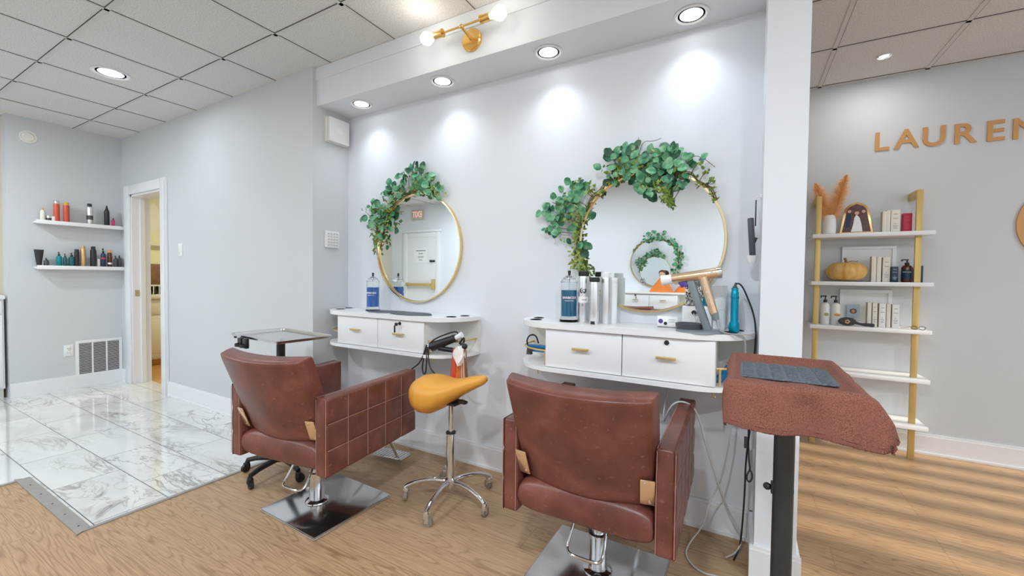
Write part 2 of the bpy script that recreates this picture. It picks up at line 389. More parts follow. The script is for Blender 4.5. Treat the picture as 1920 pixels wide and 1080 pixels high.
for k in range(5): b.cyl((-3.50+k*.19, -1.518, .0055), (-3.50+k*.19, -1.518, .0075), .004, seg=8)
struct('trim_screws', b, 'dgrey')
struct('ceiling', bx(-8, 4.6, -4.7, 2.3, H, H+.1), 'ceil', smooth=False)
gx = [-2.56+.607*k for k in range(-9, 12)]; gy = [-.666+.6*k for k in range(-7, 5)]
b = B()
for x in gx: b.box(x-.012, x+.012, -4.6, 1.76, H-.004, H+.001)
for y in gy: b.box(-8, XE, y-.012, y+.012, H-.004, H+.001)
struct('ceiling_grid', b, 'grid', smooth=False)
b = B()
for x in gx: b.box(x+.012, x+.0145, -4.6, 1.76, H-.0035, H+.0005)
for y in gy: b.box(-8, XE, y-.0155, y-.012, H-.0035, H+.0005)
struct('ceiling_grid_gap', b, 'gridd', smooth=False)
# main (niche) wall, soffit, section wall, pillar
struct('wall_niche', bx(XS, XP0, 0, .12, 0, H), 'wall', smooth=False)
sof = B().box(XS, XP0, -.275, 0, ZS, H-.002); sof.box(XS, XP0, -.283, -.275, H-.09, H-.002)
struct('wall_soffit', sof, 'wall', smooth=False)
s = B().box(-8, -5.82, YS, YS+.16, 0, H).box(-5.08, XS, YS, YS+.16, 0, H).box(-5.82, -5.08, YS, YS+.16, 2.06, H).box(XS-.12, XS, YS+.16, .12, 0, H)
struct('wall_left_section', s, 'wallg', smooth=False)
struct('wall_pillar', bx(XP0, XP1, YP, .12, 0, H), 'wall', smooth=False)
struct('wall_logo', bx(-3.2, XE+.1, YL, YL+.1, 0, H), 'wallg', smooth=False)
struct('wall_back_left', bx(XB-.15, XB, YB, YS, 0, H), 'wallg', smooth=False)
struct('wall_alcove', B().box(-6.85, -6.75, -4.6, YB, 0, H).box(-6.8, XB-.15, YB, YB+.1, 0, H), 'beige', smooth=False)
# far right wall with the shop window and vertical blinds, opposite wall
wr = B().box(XE, XE+.1, -4.6, -.15, 2.5, H).box(XE, XE+.1, -4.6, -.15, 0, .35).box(XE, XE+.1, -.15, .02, 0, H).box(XE, XE+.1, .02, 1.76, 2.35, H).box(XE, XE+.1, .02, 1.76, 0, .12).box(XE, XE+.1, -4.6, -4.2, 0, H)
struct('wall_shop_front', wr, 'wallg', smooth=False)
b = B()
for k in range(8): y = .02+k*.235; b.box(XE-.03, XE-.027, y, y+.125, .1, 2.35)
struct('window_blinds', b, 'trim', smooth=False)
struct('wall_street', bx(9, 9.2, -9, -.30, 0, 6), 'beige', smooth=False)  # unseen wall added outside to keep the sun off the chair area
struct('wall_opposite', bx(-8, XE+.1, YO-.1, YO, 0, H), 'wall', smooth=False)
# back room beyond the doorway
s = B().box(-7.75, -7.65, -.15, 2.2, 0, H).box(-7.7, -4, 2.1, 2.2, 0, H).box(-4.1, -4, -.15, 2.2, 0, H)
struct('wall_back_room', s, 'cream', smooth=False)
def base_prof(x0, x1, y0, y1): return (x0, x1, y0, y1)
def baseboard(name, boxes):
    b = B()
    for x0, x1, y0, y1, ax in boxes:
        b.box(x0, x1, y0, y1, 0, .128)
        if ax == 'y-': b.box(x0, x1, y0+.004, y1, .128, .142); b.box(x0, x1, y0-.008, y0, 0, .014)
        if ax == 'x+': b.box(x0, x1-.004, y0, y1, .128, .142); b.box(x1, x1+.008, y0, y1, 0, .014)
        if ax == 'x-': b.box(x0+.004, x1, y0, y1, .128, .142)
    struct(name, b, 'trim', smooth=False)
baseboard('baseboard_niche', [(XS, XP0, -.014, 0, 'y-'), (XS, XS+.014, YS, 0, 'x+')])
baseboard('baseboard_left', [(-4.97, XS+.014, YS-.014, YS, 'y-'), (-6.06, -5.93, YS-.014, YS, 'y-')])
baseboard('baseboard_back', [(XB, XB+.014, YB, YS, 'x+')])
baseboard('baseboard_logo', [(-1, XE, YL-.014, YL, 'y-')])
baseboard('baseboard_pillar', [(XP0-.016, XP1+.016, YP-.016, YP, 'y-'), (XP0-.016, XP0, YP, 0, 'x-'), (XP1, XP1+.016, YP, .12, 'x+')])
baseboard('baseboard_opposite', [(-5.2, XE, YO, YO+.014, 'n')])
# doorway: casing and jambs
d = B().box(-5.08, -4.955, YS-.022, YS, 0, 2.16, .004).box(-5.945, -5.82, YS-.022, YS, 0, 2.16, .004).box(-5.8201, -5.0799, YS-.021, YS, 2.06, 2.158, .004)
d.box(-4.99, -4.962, YS-.034, YS-.0221, 0, 2.155, .003)
d.box(-5.82, -5.80, YS, YS+.16, 0, 2.06).box(-5.10, -5.08, YS, YS+.16, 0, 2.06).box(-5.82, -5.08, YS, YS+.16, 2.04, 2.06).box(-5.80, -5.785, YS+.07, YS+.11, 0, 2.04)
struct('door_frame_left', d, 'trim')
tag(bx(-5.80, -5.797, YS+.02, YS+.06, .96, 1.03).build('strike_plate', 'steel'), 'small metal strike plate on the doorway jamb', 'plate')

# ------------------------------------------------------------------ ceiling and wall lamps
def downlight(x, y, z, power, label, r=.062, group='recessed ceiling downlights', spot=True, col=(.84, .92, 1)):
    e = E('recessed_downlight', (x, y, z), label, 'ceiling light', group)
    B().lathe([(r*1.32, -.001), (r*1.32, -.006), (r*1.16, -.008), (r*1.02, -.002), (r, .0), (r*1.32, -.001)], seg=32).build('trim_ring', 'trim', e)
    B().lathe([(r*1.02, -.0012), (r*.86, -.0012)], seg=32).build('reflector', 'cable_w', e)
    B().lathe([(r*.86, -.0015), (r*.5, -.003), (0.0001, -.0035)], seg=32).build('lens', 'lens', e)
    if spot: lamp('downlight_beam', 'SPOT', (0, 0, -.012), power, col, size=.05, parent=e, spot_size=R(122), spot_blend=1.0)
    else: lamp('downlight_glow', 'AREA', (0, 0, -.012), power, col, size=.16, parent=e, shape='DISK')
    return e
for i, (x, y) in enumerate([(-2.394, -.150), (-1.665, -.150), (-.947, -.144), (-.237, -.125)]):
    downlight(x, y, ZS, 9.0, 'recessed soffit light above the mirrors, ' + ['farthest left of the four, next to the alarm sensor', 'second from the left, above the smaller mirror', 'third from the left, under the brass sconce end', 'rightmost and largest, beside the pillar'][i], .058, 'soffit downlights')
FILL_DL = 33
downlight(-4.139, -.959, H, 5, 'lit downlight in the ceiling tiles over the marble floor', .085, spot=False)
downlight(.774, 1.39, H, 2.5, 'tiny downlight in the ceiling in front of the gold lettered wall', .03, spot=False, col=(1, .97, .92))
for i, (x, y) in enumerate([(-2.2, -2.9), (-4.4, -3.5), (-.4, -2.5), (1.9, -2.2), (3.0, .6), (-5.2, -2.2), (.9, -3.1)]):  # unseen downlights added to raise the general light of the room
    downlight(x, y, H, FILL_DL*(.38 if i == 4 else .9 if i == 1 else .85 if i == 5 else .95), ['ceiling downlight over the middle of the room behind the left chair', 'ceiling downlight in front of the exit door', 'ceiling downlight straight above the camera', 'ceiling downlight right of the towel trolley', 'ceiling downlight between the gold letters and the shop window', 'ceiling downlight over the marble floor by the alcove counter', 'ceiling downlight near the opposite vanity'][i], .085, spot=False)
# back room light
e = E('back_room_light', (-6.0, 1.0, H-.02), 'round light in the ceiling of the back room', 'ceiling light')
B().lathe([(.15, 0), (.15, -.03), (.0001, -.05)]).build('shade', 'bulb', e)
lamp('back_room_glow', 'AREA', (0, 0, -.06), 26, (1, .90, .62), size=.3, parent=e, shape='DISK')
# sconce
e = E('brass_wall_sconce', (-1.352, -.275, 2.535), 'brass two-bulb sconce on the soffit face', 'wall light')
B().lathe([(.062, 0), (.062, -.014), (.056, -.02), (.0001, -.021)], axis='Y', seg=36).build('back_plate', 'brass', e)
B().cyl((0, -.02, 0), (-.005, -.10, .028), .008).ball((-.005, -.10, .028), .012).build('arm', 'brass', e)
B().cyl((-.155, -.10, .028), (.125, -.10, .028), .0055).build('crossbar', 'brass', e)
for sx in (-1, 1):
    c = -.005
    so = B().cyl((c+sx*.125, -.10, .028), (c+sx*.135, -.10, .028), .022).cyl((c+sx*.135, -.10, .028), (c+sx*.185, -.10, .028), .019).build('socket', 'brass', e)
    bb = B().lathe([(.014, 0), (.016, .012), (.028, .03), (.036, .05), (.036, .06), (.026, .082), (.0001, .09)], axis='X').build('bulb', 'bulb', e, loc=(c+sx*.185, -.10, .028), rot=(0, 0, 0 if sx > 0 else PI))
    lamp('bulb_glow', 'POINT', (c+sx*.235, -.165, .028), .9, (1, .93, .8), size=.035, parent=e)

# ------------------------------------------------------------------ mirrors and garlands
def round_mirror(x, z, r, label, y=0, face=-1):
    e = E('round_mirror', (x, y, z), label, 'mirror')
    B().lathe([(.0001, -.012), (r-.006, -.012), (r-.006, -.002), (.0001, -.002)], axis='Y', seg=96).build('mirror_glass', 'mirror', e)
    B().lathe([(r-.008, -.001), (r+.004, -.001), (r+.004, -.030), (r-.004, -.030), (r-.008, -.012), (r-.008, -.001)], axis='Y', seg=96).build('gold_rim', 'goldf', e, ang=50)
    if face > 0: e.rotation_euler = (0, 0, PI)
    return e
round_mirror(-1.988, 1.413, .377, 'smaller-looking round gold-rimmed mirror on the left, reflecting the exit door')
round_mirror(-.438, 1.408, .362, 'large round gold-rimmed mirror on the right behind the hair dryer')
round_mirror(-1.2, 1.46, .362, 'round gold-rimmed mirror on the opposite wall, seen inside the right-hand mirror', YO, 1)
def garland(name_label, cen, r, a0, a1, blobs, rnd, y=0, sgn=1):
    """vine along the rim from angle a0 to a1 (deg, 0 = right, 90 = top) with clusters (x, z, spread, n_euc, n_ivy)"""
    e = E('leaf_garland', (cen[0], y, cen[1]), name_label, 'garland')
    eu, iv, dk, vi = B(), B(), B(), B()
    n = 40; pts = []
    for i in range(n+1):
        a = R(a0+(a1-a0)*i/n); rr = r+.008*math.sin(i*1.7)
        pts.append((rr*math.cos(a), -.036-.006*math.sin(i*2.3), rr*math.sin(a)))
    vi.tube(pts, .0035, 6, 1)
    vi.tube([(p[0]*1.015+.004*math.sin(i), p[1]-.01, p[2]*1.015) for i, p in enumerate(pts)], .0025, 6, 1)
    def rdir():
        v = Vector((rnd.uniform(-1, 1), rnd.uniform(-1.6, -.2), rnd.uniform(-1, 1))); return v.normalized()
    for p in pts:
        out = Vector((p[0], 0, p[2])).normalized()
        for k in range(4):
            u = (out*rnd.uniform(-.7, 1)+Vector((rnd.uniform(-1, 1), rnd.uniform(-.4, .1), rnd.uniform(-1, 1)))).normalized()
            iv.leaf(Vector(p)+Vector((0, -.004, 0)), rdir(), u, rnd.uniform(.018, .030), rnd.uniform(.013, .02), 2)
        if rnd.random() < .5: dk.leaf(p, rdir(), Vector((rnd.uniform(-1, 1), -.1, rnd.uniform(-1, 1))), .026, .016, 1)
    for (bxx, bz, sp, ne, ni) in blobs:
        c = Vector((bxx-cen[0], -.055, bz-cen[1])); ac = math.atan2(c.z, c.x)
        ac = max(min(R(max(a0, a1)), ac if ac > 0 or a1 > 0 and abs(ac) < 1 else ac+2*PI), R(min(a0, a1)))
        root = Vector((r*math.cos(ac), -.036, r*math.sin(ac)))
        vi.tube([root, root*.5+c*.5+Vector((0, -.02, 0)), c], .002, 5, 1)
        for k in range(ne):
            a = rnd.uniform(0, 2*PI); d_ = sp*math.sqrt(rnd.random())
            p = c+Vector((math.cos(a)*d_, rnd.uniform(-.035, .03), math.sin(a)*d_))
            u = Vector((math.cos(a)+rnd.uniform(-.6, .6), rnd.uniform(-.5, .1), math.sin(a)+rnd.uniform(-.6, .6)))
            l = rnd.uniform(.028, .060); nn = rdir(); nn.y -= .6
            (eu if rnd.random() < .8 else dk).leaf(p, nn, u, l, l*rnd.uniform(.75, .98), 0)
        for k in range(int(ni*1.6)):
            a = rnd.uniform(0, 2*PI); d_ = sp*math.sqrt(rnd.random())
            p = c+Vector((math.cos(a)*d_, rnd.uniform(-.03, .03), math.sin(a)*d_))
            iv.leaf(p, rdir(), Vector((rnd.uniform(-1, 1), -.1, rnd.uniform(-1, 1))), rnd.uniform(.018, .032), rnd.uniform(.013, .022), 2)
    eu.build('round_leaves', 'euc', e, smooth=False, wall=-.004); iv.build('ivy_leaves', 'ivy', e, smooth=False, wall=-.004)
    dk.build('dark_leaves', 'dark', e, smooth=False, wall=-.004); vi.build('vine', 'vine', e, wall=-.004)
    return e
rnd = random.Random(4)
garland('green leaf garland over the left mirror, from its left edge to the top', (-1.988, 1.413), .385, 184, 66,
 [(-2.44, 1.675, .035, 9, 3), (-2.38, 1.72, .03, 7, 2), (-2.40, 1.60, .045, 6, 14), (-2.32, 1.63, .045, 14, 10), (-2.35, 1.54, .05, 8, 16), (-2.30, 1.69, .03, 7, 8), (-2.33, 1.46, .03, 3, 14), (-2.25, 1.76, .045, 12, 8),
  (-2.17, 1.81, .045, 13, 8), (-2.08, 1.83, .04, 5, 16), (-2.03, 1.90, .045, 14, 3), (-1.96, 1.925, .045, 18, 3), (-1.90, 1.885, .05, 18, 4), (-1.86, 1.84, .045, 12, 10), (-1.96, 1.82, .05, 5, 22), (-1.80, 1.80, .035, 5, 12), (-1.765, 1.775, .03, 3, 12), (-2.24, 1.60, .04, 8, 10), (-2.22, 1.68, .03, 6, 8)], rnd)
rnd = random.Random(9)
g = garland('long green leaf garland over the right mirror, trailing down its left side', (-.438, 1.408), .369, 212, 30,
 [(-1.005, 1.582, .02, 3, 0), (-.95, 1.64, .03, 7, 0), (-.94, 1.57, .045, 16, 0), (-.94, 1.50, .04, 14, 0), (-.89, 1.47, .04, 9, 2), (-.88, 1.58, .05, 16, 4), (-.85, 1.67, .04, 10, 3), (-.80, 1.72, .03, 8, 3), (-.83, 1.61, .04, 8, 10),
  (-.80, 1.54, .035, 3, 18), (-.80, 1.44, .03, 3, 16), (-.81, 1.36, .03, 2, 18), (-.80, 1.30, .035, 1, 22), (-.76, 1.265, .03, 0, 16), (-.74, 1.70, .03, 3, 14),
  (-.62, 1.785, .05, 10, 16), (-.60, 1.84, .035, 10, 0), (-.55, 1.80, .05, 14, 14), (-.56, 1.86, .03, 6, 0), (-.48, 1.885, .02, 4, 0), (-.49, 1.80, .06, 18, 10), (-.43, 1.76, .05, 18, 12), (-.40, 1.82, .05, 16, 4), (-.33, 1.80, .05, 20, 4), (-.34, 1.74, .05, 20, 4),
  (-.28, 1.79, .035, 9, 5), (-.30, 1.71, .035, 8, 1), (-.44, 1.69, .04, 12, 6), (-.38, 1.67, .03, 4, 14), (-.35, 1.635, .028, 0, 22), (-.33, 1.60, .018, 0, 14), (-.20, 1.77, .018, 3, 3), (-.165, 1.72, .015, 0, 5), (-.14, 1.675, .012, 0, 5)], rnd)
 
for pts in ([(-.04, 0, .43), (-.02, 0, .50), (.03, 0, .49), (.07, 0, .50)], [(.18, 0, .36), (.22, 0, .40), (.27, 0, .37), (.31, 0, .33)], [(-.05, 0, .42), (-.05, 0, .49), (-.04, 0, .52)]):
    B().tube([(x, -.06, z) for x, _, z in pts], .0015, 5, 2).build('twig', 'vine', g)
rnd = random.Random(21)
garland('green leaf garland on the opposite mirror, seen only in the right-hand mirror', (-1.2, 1.46), .368, 150, 10,
 [(-1.10, 1.88, .05, 16, 6), (-1.2, 1.87, .05, 18, 6), (-1.30, 1.85, .05, 16, 6), (-.95, 1.77, .04, 12, 6), (-.86, 1.66, .05, 16, 6), (-.83, 1.56, .05, 18, 6), (-.86, 1.45, .05, 16, 6), (-.88, 1.34, .04, 8, 8), (-.93, 1.26, .03, 2, 8)], rnd)
gg = [o for o in bpy.data.objects if o.name.startswith('leaf_garland') and not o.parent][-1]
gg.location = (-1.2, YO, 1.46)
for ch in [o for o in bpy.data.objects if o.parent == gg]: ch.scale = (1, -1, 1)
# ------------------------------------------------------------------ wall-mounted styling stations
def styling_station(cx, zt, label, y=0, rz=0, wd=1.17, key=False, bw=.79, boff=0.0):
    """zt: height of the worktop surface; local origin on the wall at floor level, front towards -Y"""
    e = E('styling_station', (cx, y, 0), label, 'vanity', 'wall-mounted styling stations', rz)
    dp = .30; rr = .25
    def outline(w_, d_):
        p = [(-w_/2, 0)]
        for k in range(11): a = PI + (PI/2)*k/10; p.append((-w_/2+rr+rr*math.cos(a), -d_+rr+rr*math.sin(a)))
        for k in range(11): a = -PI/2 + (PI/2)*k/10; p.append((w_/2-rr+rr*math.cos(a), -d_+rr+rr*math.sin(a)))
        p.append((w_/2, 0)); return p
    B().prism(outline(wd, dp), zt-.026, zt, bev=.004).build('worktop', 'lam', e)
    B().prism(outline(wd, dp), zt-.245, zt-.225, bev=.003).build('bottom_shelf', 'lam', e)
    x0, x1 = boff-bw/2, boff+bw/2
    bx(x0, x1, -.262, -.002, zt-.225, zt-.026).build('carcass', 'lam', e, smooth=False)
    bx(-wd/2, wd/2, -.012, -.001, zt-.225, zt-.026).build('back_panel', 'lamg', e, smooth=False)
    for i in range(2):
        a, b_ = (x0+.002, boff-.0025) if i == 0 else (boff+.0025, x1-.002)
        d = bx(a, b_, -.282, -.263, zt-.222, zt-.030, .0015).build('drawer', 'lam', e)
        m_ = (a+b_)/2
        B().box(m_-.042, m_+.042, -.309, -.301, zt-.122, zt-.110, .002).box(m_-.036, m_-.030, -.302, -.281, zt-.119, zt-.113).box(m_+.030, m_+.036, -.302, -.281, zt-.119, zt-.113).build('handle', 'goldp', d)
        if i == 1:
            B().lathe([(.0105, -.281), (.0105, -.287), (.008, -.290), (.0001, -.290)], (m_+.0, 0, 0), axis='Y').build('lock', 'black', d, loc=(0, 0, zt-.050))
            if key:
                B().cyl((m_, -.289, zt-.05), (m_, -.312, zt-.052), .003).box(m_-.012, m_+.012, -.318, -.311, zt-.062, zt-.042, .003).box(m_-.018, m_-.008, -.318, -.312, zt-.105, zt-.06, .002).build('key', 'black', d)
    for sx in (-1, 1):
        for (hx, hy, hr) in ((wd/2-.105, -.165, .030), (wd/2-.075, -.065, .027)):
            B().lathe([(.0001, .0004), (hr-.004, .0004), (hr-.004, .0022), (hr, .0026), (hr+.003, .0004)]).build('tool_holder', 'black', e, loc=(sx*hx, hy, zt))
        # brass rail round the open end
        p = [(sx*(bw/2+boff*sx), -.245, zt-.150), (sx*(wd/2-.12), -.235, zt-.150), (sx*(wd/2-.035), -.17, zt-.147), (sx*(wd/2-.02), -.09, zt-.145), (sx*(wd/2-.02), -.012, zt-.145)]
        B().tube(p, .005, 8, 2).cyl((p[0][0]-sx*.004+sx*.02, -.245, zt-.150), (p[0][0]+sx*.016, -.245, zt-.224), .005).build('rail', 'goldp', e)
        B().tube([(sx*wd*.36, -.25, zt-.245), (sx*wd*.36, -.25, zt-.262), (sx*wd*.36+.006, -.262, zt-.272), (sx*wd*.36+.012, -.272, zt-.264)], .003, 6, 1).build('hook', 'goldp', e)
    return e
ZV1, ZV2 = .966, .984
styling_station(-2.083, ZV1, 'white two-drawer wall vanity on the left, black key in its lock', key=True, wd=1.235)
styling_station(-.520, ZV2, 'white two-drawer wall vanity on the right, below the large mirror', boff=.033, wd=1.15, bw=.785)
styling_station(-1.22, 1.02, 'white wall vanity across the room, seen only in the mirror', YO, PI, key=True)

# ------------------------------------------------------------------ salon chairs
def cushion(f, T, nu=28, nv=22, p=7):
    """closed pillow over centre surface f(u,v)->(pos, normal), u,v in -1..1"""
    b = B()
    def en(a): return max(0., 1-abs(a)**p)**(1/p)
    def st(i, n): t = -1+2*i/n; return math.copysign(1-(1-abs(t))**1.8, t)
    def side(sg):
        def g(i, j):
            u, v = st(i*nu, nu), st(j*nv, nv); P, N = f(u, v); return P+N*(T/2*en(u)*en(v)*sg)
        return g
    b.grid(side(1), nu, nv); b.grid(side(-1), nu, nv)
    return b
def salon_chair(loc, rz, label, base_rot=0, base_off=(0, 0), bs=.47, group='brown leather salon chairs', lever=True, fr=0.):
    e = E('salon_chair', (loc[0], loc[1], 0), label, 'chair', group, rz)
    W = .323
    # arms with quilted outer face
    for sx in (-1, 1):
        xo, xi = W, W-.068
        def quilt(u, v):
            y = -.24+.665*u; z = .30+.362*v
            cy = min(abs(u*5-k) for k in range(1, 5))*.133; cz = min(abs(v*3-k) for k in range(1, 3))*.12
            d = min(cy, cz); edge = min(u, 1-u)*.665; ez = min(v, 1-v)*.36; q = min(edge, ez)
            bul = .0055*(1-math.exp(-(d/.007)**2)) + .002*math.sin(PI*min(1, d/.06)/2)
            rnd_ = -.010*max(0, 1-q/.010)**2
            return Vector((sx*(xo-.006+bul+rnd_), y, z))
        arm = B().box(sx*xi, sx*(xo-.005), -.24, .425, .30, .662, .011, 3)
        arm.build('armrest', 'leather', e)
        a = [o for o in bpy.data.objects if o.parent == e and o.name.startswith('armrest')][-1]
        qb = B(); qb.grid(quilt, 100, 54); qb.build('quilted_side', 'leather', a, ang=60)
        sb = B(); pth = [[Vector((sx*(xo-.0035), -.24+.665*k/5, .312)), Vector((sx*(xo-.0035), -.24+.665*k/5, .65))] for k in range(1, 5)] + [[Vector((sx*(xo-.0035), -.228, .30+.362*k/3)), Vector((sx*(xo-.0035), .413, .30+.362*k/3))] for k in (1, 2)]
        for q in pth: sb.tube(q, .0016, 5)
        sb.build('seam', 'seam', a)
        sb = B().tube([(sx*(xo-.004), -.2405, .31), (sx*(xo-.004), -.2405, .652)], .0014, 5).tube([(sx*(xi+.006), -.241, .31), (sx*(xi+.006), -.241, .652)], .0014, 5).tube([(sx*(xi+.006), -.236, .661), (sx*(xi+.006), .42, .661)], .0014, 5)
        sb.build('piping', 'seam', a)
    # seat
    def seatf(u, v): return Vector((u*(W-.070), .083+v*.322, .374+.012*(1-u*u)*(1-v*v))), Vector((0, 0, 1))
    cushion(seatf, .158, p=5).build('seat', 'leather', e, ang=60, merge=True)
    # backrest
    def backf(u, v):
        z = .649+v*.198; hw = .250+.014*(v+1)/2
        y = -.150-.150*((v+1)/2)**1.0 - .042*(1-u*u)
        z2 = z - (.016*(1-u*u) if v < 0 else .010*(1-u*u)*v)*abs(v)**2
        return Vector((u*hw, y, z2)), Vector((-.17*u, -1, -.28)).normalized()
    cushion(backf, .088, 34, 30, p=13).build('backrest', 'leather', e, ang=60, merge=True)
    bo = [o for o in bpy.data.objects if o.parent == e and o.name.startswith('backrest')][-1]
    sm = []
    for k in range(0, 81):
        t = k/80*4; i = int(t); f = t-i
        u, v = [( -.93+1.86*f, -.93), (.93, -.93+1.86*f), (.93-1.86*f, .93), (-.93, .93-1.86*f), (-.93, -.93)][min(i, 4)]
        P, N = backf(u, v); sm.append(P+N*.0375)
    B().tube(sm, .0016, 5).build('piping', 'seam', bo)
    for sx in (-1, 1):
        pl = bx(-.024, .024, -.003, .003, -.052, .052, .0028)
        o = pl.build('back_bracket', 'gplate', e, loc=(sx*.232, -.2370, .505), rot=(R(20), 0, R(9*sx)))
        B().lathe([(.0045, -.003), (.0045, -.005), (.0001, -.0055)], (-.008, 0, .038), axis='Y', seg=10).lathe([(.0045, -.003), (.0045, -.005), (.0001, -.0055)], (.008, 0, -.038), axis='Y', seg=10).build('screw', 'steel', o)
    # hydraulic base
    bx(-.14, .14, -.14, .20, .282, .302, .004).build('seat_plate', 'black', e)
    c, s_ = math.cos(base_rot), math.sin(base_rot)
    B().box(-bs/2, bs/2, -bs/2, bs/2, .0, .012, .003).box(-bs/2+.004, bs/2-.004, -bs/2+.004, bs/2-.004, .012, .016, .003).build('base_plate', 'steel', e, loc=(base_off[0], base_off[1], 0), rot=(0, 0, base_rot))
    B().lathe([(.06, .016), (.058, .022), (.044, .026), (.038, .03), (.036, .16), (.040, .162), (.040, .172), (.026, .174), (.026, .285)], seg=32).build('hydraulic_column', 'chrome', e)
    if lever:
        B().tube([(-.075, -.06, .255), (-.088, -.115, .165), (-.085, -.135, .145), (-.06, -.148, .142), (.03, -.148, .142), (.052, -.138, .145), (.056, -.115, .165), (.046, -.05, .255)], .006, 8, 2).build('pump_lever', 'chrome', e)
    f = B().tube([(-.11, .38, .30), (-.11, .47+fr*.7, .16), (-.11, .53+fr, .05)], .010, 8, 1).tube([(.11, .38, .30), (.11, .47+fr*.7, .16), (.11, .53+fr, .05)], .010, 8, 1)
    f.build('footrest_arm', 'chrome', e)
    fp = B().box(-.15, .15, .515+fr, .615+fr, .038, .052, .005)
    for k in range(13): fp.box(-.138+k*.0222, -.126+k*.0222, .512+fr, .618+fr, .050, .057, .002)
    fp.build('footrest', 'steel', e)
    return e
salon_chair((-1.957, -.812), R(6.5), 'brown leather salon chair on the left, its quilted right arm in view', R(-8.5), (.06, .015), .46)
salon_chair((-.498, -.567), R(.8), 'brown leather salon chair on the right seen from behind, cable over its arm', R(-.8), (0, -.03), .50, fr=-.12)
salon_chair((-1.28, -3.78), PI+R(4), 'brown leather salon chair across the room, only its back top seen in the mirror', lever=False)

# ------------------------------------------------------------------ saddle stool
e = E('saddle_stool', (-1.360, -.435, 0), 'mustard yellow saddle stool on a five-wheel chrome base', 'stool')
secs = [(x*.82 if x < 0 else x*.97, z-(.016 if x < 0 else .016-.02*x), h*(.90 if x < 0 else .95), w_) for x, z, h, w_ in [(-.277, .600, .006, .01), (-.27, .600, .045, .06), (-.25, .597, .075, .10), (-.215, .593, .098, .13), (-.17, .590, .110, .15), (-.11, .592, .108, .155), (-.05, .602, .092, .145), (.01, .622, .070, .12), (.07, .645, .052, .09), (.13, .667, .040, .065), (.175, .683, .032, .05), (.20, .690, .025, .04), (.215, .693, .014, .025), (.220, .693, .003, .006)]]
def sad(i, j):
    t = j*(len(secs)-1); k = min(int(t), len(secs)-2); f = t-k; f = f*f*(3-2*f) if 0 else f
    a, b_ = secs[k], secs[k+1]; x, z, h, w_ = [a[q]*(1-f)+b_[q]*f for q in range(4)]
    th = 2*PI*i; cy, cz = math.cos(th), math.sin(th)
    cy = math.copysign(abs(cy)**.85, cy); cz = math.copysign(abs(cz)**.85, cz)
    dip = -.012*math.exp(-((x+.0)/.08)**2) if cz > 0 else 0
    return Vector((x, cy*w_, z+cz*h+dip*cz))
o = B().grid(sad, 40, 52, closed=True).build('seat', 'saddle', e, rot=(0, 0, R(6)), ang=70)
B().box(-.06, .06, -.05, .05, .535, .548, .004).cyl((.02, 0, .54), (.085, -.02, .558), .006).box(.07, .115, -.035, -.005, .55, .566, .005).build('height_lever', 'black', e)
B().cyl((0, 0, .33), (0, 0, .54), .013).build('piston', 'chrome', e)
B().lathe([(.0235, .125), (.0235, .362), (.026, .364), (.026, .372), (.013, .374)], seg=28).build('column', 'chrome', e)
B().lathe([(.014, .371), (.027, .371), (.027, .379), (.014, .381)]).build('collar', 'black', e)
B().lathe([(.001, .062), (.012, .07), (.014, .085), (.030, .088), (.034, .10), (.032, .125), (.024, .132)], seg=28).build('hub', 'chrome', e)
def caster(parent, x, y, hr, rz, wheel='rubber', house='chrome', r=.024):
    o = B().lathe([(.012, hr), (.015, hr-.012), (.018, hr-.03), (.017, hr-.036)], seg=16).build('caster', house, parent, loc=(x, y, 0), rot=(0, 0, rz))
    B().box(-.004, .016, -.013, -.010, r*.7, hr-.01, .001).box(-.004, .016, .010, .013, r*.7, hr-.01, .001).build('caster_fork', house, o)
    B().cyl((.010, -.009, r), (.010, .009, r), r, seg=24).build('wheel', wheel, o)
    return o
for k in range(5):
    a = R(-153+72*k); L = .245; ca, sa = math.cos(a), math.sin(a)
    b = B(); pr = [(.02, .108), (.07, .115), (.13, .112), (.19, .098), (.228, .082), (.243, .070)]
    b.tube([(ca*x, sa*x, z) for x, z in pr], [.014, .0135, .012, .0115, .0125, .013, .0135], 12, 2)
    b.build('leg', 'chrome', e); caster(e, ca*L, sa*L, .075, a+R(100))

